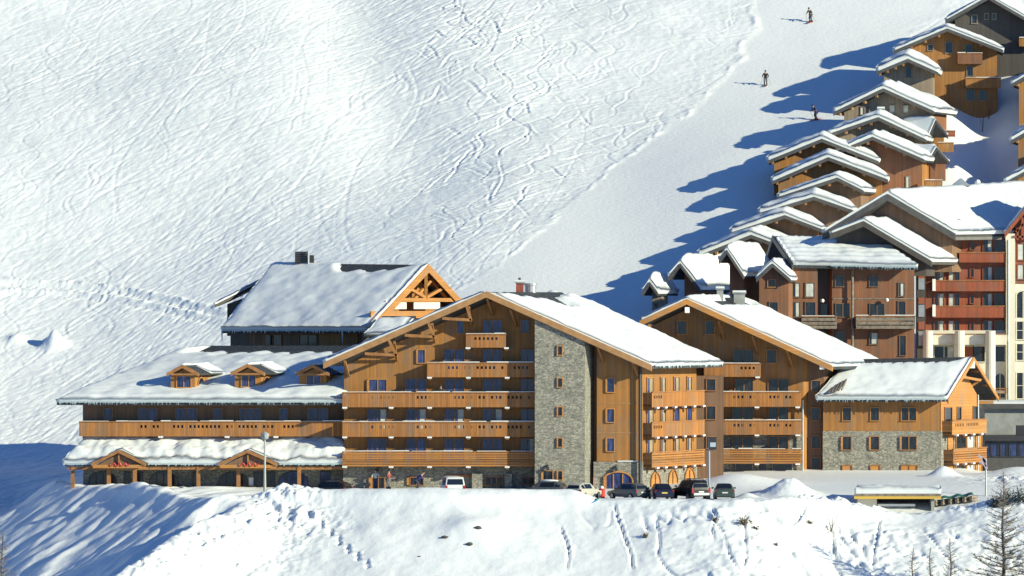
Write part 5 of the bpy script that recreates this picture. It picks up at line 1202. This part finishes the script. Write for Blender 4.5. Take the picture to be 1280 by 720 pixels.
    for nm, sx, zz in (('rear_plate', st[-1][0] - .025 if kind != 'van' else st[-1][0] - .03, b_[1] + .26), ('front_plate', st[0][0] + .11, fr[1] + .05)):
        m = MB(); m.box((sx, 0, zz), (.03, .5, .12)); m.build(nm, platem if plate == 'y' else platew, B, local=True)
    if rails:
        for s in (-1, 1): m = MB(); m.tube([(.2, s * .6, st[4][3] + .07), (-1.7, s * .6, st[4][3] + .1)], .03, 6); m.build('roof_rail', M['metal'], B, local=True)
        m = MB(); m.box((-.7, 0, st[4][3] + .12), (.9, 1.0, .1)); m.build('roof_box', M['dmetal'], B, local=True)
    if spare: m = MB(); m.tube([(st[-1][0] - .02, .05, 1.0), (st[-1][0] - .2, .05, 1.0)], .34, 16); m.build('spare_wheel', tyre, B, local=True)
    if snow:
        m = MB(); m.ball((-.5, 0, st[5][3] + .02), 1.0, 14, 0, (.85, .55, .13)); m.build('snow_cap', M['snow'], B, local=True, smooth=True)
    return B
car('white van seen from behind its tailgate, parked before the stone ground floor', 'van', 'white', 566, 612, -14.5, 96)
car('dark hatchback with a red tail lamp behind the lumpy snow heap', 'hatch', 'black', 412, 612, -13.5, 150)
car('car sunk behind the snow bank with only its frosted roof showing', 'hatch', 'grey', 680, 616, -13.5, 165, snow=True)
car('pale silver hatchback behind the drift left of the red suit figure', 'hatch', 'silver', 729, 618, -17.0, 62, 'y')
car('dusty grey hatchback parked in front of the arched window', 'hatch', 'grey', 786, 619, -18.0, 128)
car('dark blue saloon with a yellow rear plate before the arched doors', 'saloon', 'blue', 826, 620, -18.6, 97, 'y')
car('big black off-road car with roof rails and a chrome rear bumper', 'suv', 'black', 863, 622, -18.8, 112, rails=True)
car('small grey green saloon with red rear lights, rightmost of the parked cars', 'saloon', 'green', 905, 622, -18.2, 90)
# ---------------------------------------------------------------- lamp posts and signs
def lamp_left():
    x, y = X(331, -17), -17; g = ground(x, y); B = empty('street_lamp', (x, y, g), 'slender street lamp with a lantern head standing behind the lumpy snow heap', 'street lamp')
    top = Z(550, y); m = MB(); m.tube([(x, y, g - .5), (x, y, g + 2.2), (x, y, top)], [.17, .11, .08], 10); m.build('pole', M['pole'], B)
    m = MB(); a = Vector((x, y, top)); m.tube([a, a + Vector((0, 0, .12)), a + Vector((0, 0, .55)), a + Vector((0, 0, .75))], [.12, .3, .4, .06], 8); m.build('lantern', M['concrete'], B)
lamp_left()
def lamp_right():
    x, y = X(886.5, -16), -16; g = ground(x, y); B = empty('street_lamp', (x, y, g), 'tall grey lamp post with a dark double sign box near its top', 'street lamp')
    top = Z(547, y); m = MB(); m.tube([(x, y, g - .4), (x, y, top)], [.11, .08], 10); m.build('pole', M['metal'], B)
    P = Plane((0, y)); m = MB(); u0, z1 = P.pix(886, 546); u1, z0 = P.pix(895.5, 562); m.rect(P, u0, u1, z0, z1, .08, .3); s = m.build('sign_box', M['dmetal'], B)
    m = MB(); u0, z1 = P.pix(887.5, 553); u1, z0 = P.pix(894.5, 558.5); m.rect(P, u0, u1, z0, z1, .301, .32); m.build('pale_panel', plain('pale_blue_panel', (.42, .5, .6), .5), s)
lamp_right()
def sign_post():
    x, y = X(1232.5, -12), -12; g = ground(x, y); B = empty('sign_post', (x, y, g), 'thin post carrying slanted lilac arrow boards left of the bare larch', 'sign post')
    top = Z(574, y); m = MB(); m.tube([(x, y, g - .4), (x, y, top)], [.09, .07], 8); m.build('pole', M['metal'], B)
    lil = plain('lilac_board', (.42, .36, .46), .6)
    for (x0, y0, x1, y1) in ((1223, 569, 1233, 578), (1227, 576, 1234, 586), (1229, 572, 1233, 583)):
        m = MB(); m.bar(W(x0, y0, y - .1), W(x1, y1, y - .1), .08, .22); m.build('arrow_board', lil, B)
sign_post()
# ---------------------------------------------------------------- people
def skinmesh(name, verts, edges, radii, mat, parent, sub=1):
    me = bpy.data.meshes.new(name); me.from_pydata([tuple(v) for v in verts], edges, []); o = bpy.data.objects.new(name, me); COL.objects.link(o)
    me.materials.append(mat); o.parent = parent
    md = o.modifiers.new('skin', 'SKIN'); md.use_smooth_shade = True
    for i, r in enumerate(radii): me.skin_vertices[0].data[i].radius = (r, r) if not hasattr(r, '__len__') else r
    me.skin_vertices[0].data[0].use_root = True
    s = o.modifiers.new('sub', 'SUBSURF'); s.levels = sub; s.render_levels = sub
    return o
skin_m = plain('skin', (.45, .26, .18), .6)
clothes = {k: plain('cloth_' + k, c, .85) for k, c in dict(olive=(.10, .10, .07), black=(.02, .02, .022), navy=(.03, .035, .09), red=(.5, .02, .02), rose=(.28, .07, .07), grey=(.14, .14, .15), blue=(.05, .06, .2), pale=(.5, .5, .48), dark=(.04, .03, .035)).items()}
def person(label, loc, deg, jacket, trousers, cat='person', skis=False, bend=.25, pose='ski', sc=1.0, group=None):
    """figure facing +x: one skinned body, clothing over it"""
    B = empty('person', loc, label, cat, group, R(deg)); B.scale = (sc, sc, sc)
    kx = .16 if pose == 'ski' else .02; hz = .86 if pose == 'ski' else .92; lx = .10 + bend * .5 if pose == 'ski' else .03
    J = dict(pel=(-.06 if pose == 'ski' else 0, 0, hz), bel=(0.0 + bend * .12, 0, hz + .18), che=(bend * .42, 0, hz + .40), nek=(bend * .62, 0, hz + .56), hd0=(bend * .70, 0, hz + .64), hd1=(bend * .74 + .01, 0, hz + .74), hd2=(bend * .74, 0, hz + .83))
    V = []; E = []; Rd = []; idx = {}
    def add(n, p, r, par=None):
        idx[n] = len(V); V.append(p); Rd.append(r)
        if par: E.append((idx[par], idx[n]))
    add('pel', J['pel'], .14); add('bel', J['bel'], .125, 'pel'); add('che', J['che'], .15, 'bel'); add('nek', J['nek'], .062, 'che'); add('hd0', J['hd0'], .075, 'nek'); add('hd1', J['hd1'], .098, 'hd0'); add('hd2', J['hd2'], .06, 'hd1')
    for s in (-1, 1):
        t = 'l' if s < 0 else 'r'
        sp = .13 if pose == 'ski' else .09
        add('hip' + t, (J['pel'][0], s * .1, hz - .05), .105, 'pel'); add('kne' + t, (kx + (.06 if s > 0 else 0), s * sp, .48), .075, 'hip' + t); add('ank' + t, (-.03 + (.05 if s > 0 else 0), s * sp, .10), .05, 'kne' + t); add('toe' + t, (.14, s * sp, .05), .045, 'ank' + t)
        add('sho' + t, (J['che'][0] + .02, s * .19, hz + .48), .068, 'che'); add('elb' + t, (J['che'][0] + .06, s * .33, hz + .22), .052, 'sho' + t); add('wri' + t, (J['che'][0] + .30, s * .30, hz + .14), .036, 'elb' + t)
        add('pal' + t, (J['che'][0] + .37, s * .29, hz + .13), .036, 'wri' + t)
        for q, (dy, ln) in enumerate(((-.03, .07), (-.01, .085), (.012, .08), (.032, .065))):
            add('f%d' % q + t, (J['che'][0] + .37 + ln, s * (.29 + dy), hz + .10), .010, 'pal' + t)
        add('th' + t, (J['che'][0] + .40, s * .235, hz + .14), .011, 'pal' + t)
    skinmesh('body', V, E, Rd, skin_m, B)
    def sub(nm, keys, links, k, mat):
        ii = {q: n for n, q in enumerate(keys)}
        skinmesh(nm, [V[idx[q]] for q in keys], [(ii[a], ii[b]) for a, b in links], [Rd[idx[q]] * k + .012 for q in keys], mat, B)
    sub('jacket', ['bel', 'pel', 'che', 'shol', 'elbl', 'wril', 'shor', 'elbr', 'wrir'], [('bel', 'pel'), ('bel', 'che'), ('che', 'shol'), ('shol', 'elbl'), ('elbl', 'wril'), ('che', 'shor'), ('shor', 'elbr'), ('elbr', 'wrir')], 1.14, clothes[jacket])
    sub('trousers', ['pel', 'hipl', 'knel', 'ankl', 'hipr', 'kner', 'ankr'], [('pel', 'hipl'), ('hipl', 'knel'), ('knel', 'ankl'), ('pel', 'hipr'), ('hipr', 'kner'), ('kner', 'ankr')], 1.15, clothes[trousers])
    h = Vector(J['hd1'])
    m = MB(); m.ball(h + Vector((-.012, 0, .045)), .118, 12, 0, (1.05, .9, .95)); m.build('helmet' if skis else 'hair', clothes['black'], B, local=True, smooth=True)
    m = MB(); m.ball(h + Vector((.105, 0, -.015)), .022, 6); m.build('nose', skin_m, B, local=True, smooth=True)
    m = MB(); m.bar(h + Vector((.088, -.075, .02)), h + Vector((.088, .075, .02)), .05, .05); m.build('goggles' if skis else 'eyes', clothes['dark'], B, local=True)
    for s in (-1, 1):
        a = Vector(V[idx['ankl' if s < 0 else 'ankr']])
        m = MB(); m.box((a.x + .05, a.y, .08), (.32, .13, .2)); m.build('boot', clothes['dark'], B, local=True)
    return B
def skier(label, px, py, deg, j, t):
    P = hit(px, py); P.z += .02
    B = person(label, P, deg, j, t, 'skier', True, .45, 'ski', 1.06, 'skiers on the groomed piste')
    B.rotation_euler = (0, R(10), R(deg))
    for s in (-1, 1):
        o = Vector((B.location)); 
        m = MB(); m.prism([(-.8, s * .15 - .045, .0), (.72, s * .15 - .045, .0), (.9, s * .15 - .03, .09), (.9, s * .15 + .03, .09), (.72, s * .15 + .045, .0), (-.8, s * .15 + .045, .0)], (0, 0, .022)); m.build('ski', clothes['red' if s > 0 else 'dark'], B, local=True)
        m = MB(); m.tube([(.52, s * .30, 1.03), (-.05, s * .55, .04)], .012, 6); m.build('ski_pole', M['dmetal'], B, local=True)
skier('skier in olive clothes gliding near the top of the piste', 1014, 28, -120, 'olive', 'grey')
skier('skier in black standing out against the bright middle of the piste', 957, 107, -95, 'black', 'grey')
skier('skier in navy half in the blue chalet shadows', 1021, 150, -140, 'navy', 'navy')
zb3 = Z(509, 0) + .3
person('person in dark clothes leaning on the third balcony rail', (X(551, -.9), -.95, zb3), -90, 'dark', 'dark', bend=.2, pose='stand')
g_ = ground(X(469, -2), -2)
person('person in pale blue top standing in the ground floor doorway', (X(469.5, -.8), -.8, g_), -100, 'pale', 'navy', bend=.1, pose='stand')
person('person in pinkish red jacket beside the ground floor door', (X(485, -1.5), -1.5, g_), -30, 'rose', 'grey', bend=.15, pose='stand')
p_ = (X(521, -3), -3, ground(X(521, -3), -3))
person('person in dark blue coat bending before the low ground floor window', (p_[0], p_[1], p_[2] + .0), 0, 'blue', 'navy', bend=.9, pose='ski')
# red figure-like bollard and striped pole near the arched window
def red_marker():
    x, y = X(752, -15), -15; g = ground(x, y); B = empty('litter_bin', (x, y, g), 'round red bin capped with snow below the arched window', 'bin')
    m = MB(); m.tube([(x, y, g - .2), (x, y, g + .1), (x, y, g + .75), (x, y, g + .85)], [.3, .32, .32, .22], 14); m.build('drum', M['red_p'], B)
    m = MB(); m.ball((x, y, g + .93), .2, 10, 0, (1, 1, .9)); m.build('snow_cap', M['snow'], B, smooth=True)
    x = X(742, -15); m = MB(); B2 = empty('marker_pole', (x, y, g), 'thin pink red snow pole at the foot of the tower corner', 'pole')
    m.tube([(x, y, g - .3), (x, y, Z(597, y))], .05, 8); m.build('pole', plain('pink_pole', (.55, .2, .17), .6), B2)
    m = MB(); m.tube([(x, y, Z(597, y)), (x, y, Z(596, y))], .065, 8); m.build('tip', M['red_p'], B2)
red_marker()
def board():
    P = hit(742, 628); B = empty('plastic_sledge', P + Vector((0, 0, .1)), 'blue and green plastic sledge lying tilted on the snow edge', 'sledge')
    m = MB(); a, b = W(738, 630, P.y - .1), W(749, 622.5, P.y + .3); m.bar(a, lerp(a, b, .6), .35, .12); m.build('blue_end', plain('blue_plastic', (.02, .12, .4), .4), B)
    m = MB(); m.bar(lerp(a, b, .61), b, .35, .12); m.build('green_end', plain('green_plastic', (.02, .25, .2), .4), B)
board()
# ---------------------------------------------------------------- vegetation and stones on the bank
bark = plain('larch_bark', (.10, .075, .06), .9, 0, .3, 6); twigm = plain('larch_twigs', (.25, .215, .18), .9, 0, .3, 3)
def larch(label, px, ytop, y, spread, seed, low=0.0):
    rr = random.Random(seed); x = X(px, y); top = Z(ytop, y); g = ground(x, y); Ht = top - g
    B = empty('larch_tree', (x, y, g), label, 'tree', 'bare larches on the lower bank')
    m = MB(); pts = [Vector((x + .08 * math.sin(i * 1.3 + seed), y + .06 * math.cos(i), g - .4 + (Ht + .4) * i / 10)) for i in range(11)]
    m.tube(pts, [.02 + .016 * Ht * (1 - i / 10) for i in range(11)], 8); m.build('trunk', bark, B, smooth=True)
    m = MB(); n = int(Ht * 7.5)
    def twig(p, d, L, r, lev):
        q = [p]; dd = d.copy()
        for k in range(3):
            dd = (dd + Vector((rr.gauss(0, .12), rr.gauss(0, .12), rr.gauss(.04, .08)))).normalized(); q.append(q[-1] + dd * L / 3)
        r = max(r, .011)
        m.tube(q, [r, r * .8, r * .6, r * .35], 4 if lev else 5, caps=False)
        if lev < 2:
            for k in range(int(6 + L * (7 if lev == 0 else 4))):
                t = rr.uniform(.15, 1); i = min(2, int(t * 3)); b = lerp(q[i], q[i + 1], t * 3 - i)
                side = Vector((dd.y, -dd.x, 0)).normalized() * rr.choice((-1, 1))
                twig(b, (dd * .65 + side * rr.uniform(.4, 1) + Vector((0, 0, rr.uniform(-.35, .35)))).normalized(), L * rr.uniform(.16, .36) * (1.15 - t * .6), r * .5, lev + 1)
    for i in range(n):
        f = low + (1 - low) * (i / n); h = g + Ht * (.08 + .91 * f)
        a = i * 2.399 + rr.uniform(-.4, .4); L = spread * (1 - f) ** .7 * rr.uniform(.55, 1.05) + .12
        twig(Vector((x, y, h)), Vector((math.cos(a), math.sin(a), .12 + .45 * f - .1 * (1 - f))).normalized(), L, .018 + .010 * L, 0)
    m.build('branches', twigm, B)
larch('tall bare larch rising through the right edge of the bank', 1254, 588, -38, 3.4, 3, .04)
larch('broad bare larch half cut by the right frame edge', 1292, 612, -40, 3.2, 4, .04)
larch('small bare larch with its tip left of the tall one', 1188, 672, -40, 2.0, 5, .1)
larch('slim bare sapling between the two small larch tips', 1163, 684, -42, 1.3, 6, .1)
larch('small bare larch at the left of the larch tips', 1141, 684, -40, 1.6, 7, .1)
larch('brownish bare tree top in the bottom left corner', 3, 664, -36, 2.6, 8, .2)
leafm = plain('dry_leaves', (.12, .085, .04), .9, 0, .4, 8); conim = plain('dwarf_pine_needles', (.035, .05, .04), .9, 0, .3, 6)
def shrub(label, px, py, size, seed, mat, dense=60, stalk=False):
    rr = random.Random(seed); P = hit(px, py)
    B = empty('shrub', P, label, 'shrub', 'shrubs poking out of the snow bank')
    m = MB()
    for k in range(7 if not stalk else 3):
        a = rr.uniform(0, 6.28); d = Vector((math.cos(a) * .6, math.sin(a) * .6, rr.uniform(.7, 1.4))).normalized()
        m.tube([P - Vector((0, 0, .2)), P + d * size * .5, P + (d + Vector((rr.uniform(-.2, .2), 0, .2))) * size * (1.0 if not stalk else 1.6)], [.05, .035, .012], 5)
    m.build('stems', bark, B)
    m = MB()
    for k in range(dense):
        c = P + Vector((rr.gauss(0, .4) * size, rr.gauss(0, .35) * size, abs(rr.gauss(.35, .3)) * size)); s = rr.uniform(.05, .12)
        e1 = Vector((rr.gauss(0, 1), rr.gauss(0, 1), rr.gauss(0, 1))).normalized() * s; e2 = Vector((rr.gauss(0, 1), rr.gauss(0, 1), rr.gauss(0, 1))).normalized() * s * .6
        m.poly([c - e1, c + e2, c + e1, c - e2])
    m.build('foliage', mat, B)
for i, (px, py, sz, mt, dn, lb) in enumerate(((808, 674, .45, leafm, 60, 'grey brown tuft beside the long crack in the bank'), (893, 652, .4, leafm, 40, 'small brown tuft just below the black car'), (930, 658, .75, leafm, 160, 'largest ochre bush on the bank under the green saloon'), (945, 664, .4, leafm, 40, 'low tuft right of the ochre bush'), (1012, 656, .4, leafm, 50, 'dark tuft below the ploughed heap'), (970, 685, .3, leafm, 30, 'tiny tuft low on the middle of the right bank'), (1255, 632, 1.1, conim, 700, 'dark dwarf pine bush under the bare larch'), (1278, 630, 1.4, conim, 900, 'dark dwarf pine bush at the right frame edge'), (1243, 634, .8, conim, 300, 'dark dwarf pine bush left of the larch trunk'))):
    shrub('' + lb, px, py, sz, 40 + i, mt, dn)
shrub('bare forked stalk leaning out of the right bank', 1039, 664, .8, 60, leafm, 6, True)
for i, (px, py) in enumerate(((1236, 150), (1241, 143), (1228, 165))):
    P = hit(px, py); rr = random.Random(90 + i); B = empty('bare_sapling', P, ('leafless sapling in the blue shade between chalets, %s' % ('middle of three', 'uppermost of three', 'lowest of three')[i]), 'sapling', 'saplings in the shaded gap')
    m = MB(); m.tube([P, P + Vector((.1, 0, 1.2)), P + Vector((.05, 0, 2.4))], [.07, .05, .01], 6); m.build('stem', bark, B)
    m = MB()
    for k in range(9):
        b = P + Vector((.08, 0, .5 + k * .2)); a = rr.uniform(0, 6.28); m.tube([b, b + Vector((math.cos(a) * .3, math.sin(a) * .3, .3)), b + Vector((math.cos(a) * .4, math.sin(a) * .4, .6))], [.02, .015, .004], 4, caps=False)
    m.build('twigs', bark, B)
rockm = plain('dark_rock', (.07, .065, .06), .9, 0, .4, 5)
for i, (px, py, s, lb) in enumerate(((556, 674, .26, 'dark stone breaking the hump of the bank, left of three'), (598, 663, .27, 'dark stone breaking the hump of the bank, uppermost of three'), (587, 682, .27, 'dark stone breaking the hump of the bank, lowest of three'), (524, 697, .12, 'little stone alone below the hump of the bank'))):
    P = hit(px, py); m = MB(); m.ball(Vector((0, 0, 0)), s, 10, 0, (1.2, .8, .6), .22, 70 + i)
    o = m.build('rock', rockm); o.location = P; tag(o, lb, 'rock', 'stones on the snow bank')
# planters with green covering beside the shelter, modelled as logs and tarpaulin
def planter_row():
    P = hit(1200, 632); P.y += 1; B = empty('planter_row', P, 'row of planters with green covering beside the small shelter, modelled as logs and tarpaulin', 'planter')
    rr = random.Random(5)
    for k in range(12):
        m = MB(); px = 1172 + (k % 6) * 9; q = W(px, 636 - 4.0 * (k // 6), P.y); q.z = ground(q.x, P.y) + .12 + .27 * (k // 6); m.tube([q + Vector((-.3, -.5, 0)), q + Vector((.3, .5, .02))], .14, 8); m.build('log', M['log'], B)
    m = MB(); b0 = W(1176, 628, P.y); n = 14
    for k in range(n + 1):
        q = W(1176 + 40 * k / n, 628, P.y); q.z = ground(q.x, P.y) + .66 + .08 * math.sin(k * 1.1); m.v += [(q.x, q.y - .6, q.z - .1), (q.x, q.y + .1, q.z + .12), (q.x, q.y + .6, q.z - .05)]
    for k in range(n):
        for c in range(2): m.f.append((3 * k + c, 3 * k + 3 + c, 3 * k + 4 + c, 3 * k + 1 + c)); m.mi.append(0)
    m.build('tarpaulin', plain('green_tarpaulin', (.03, .12, .09), .6), B)
planter_row()
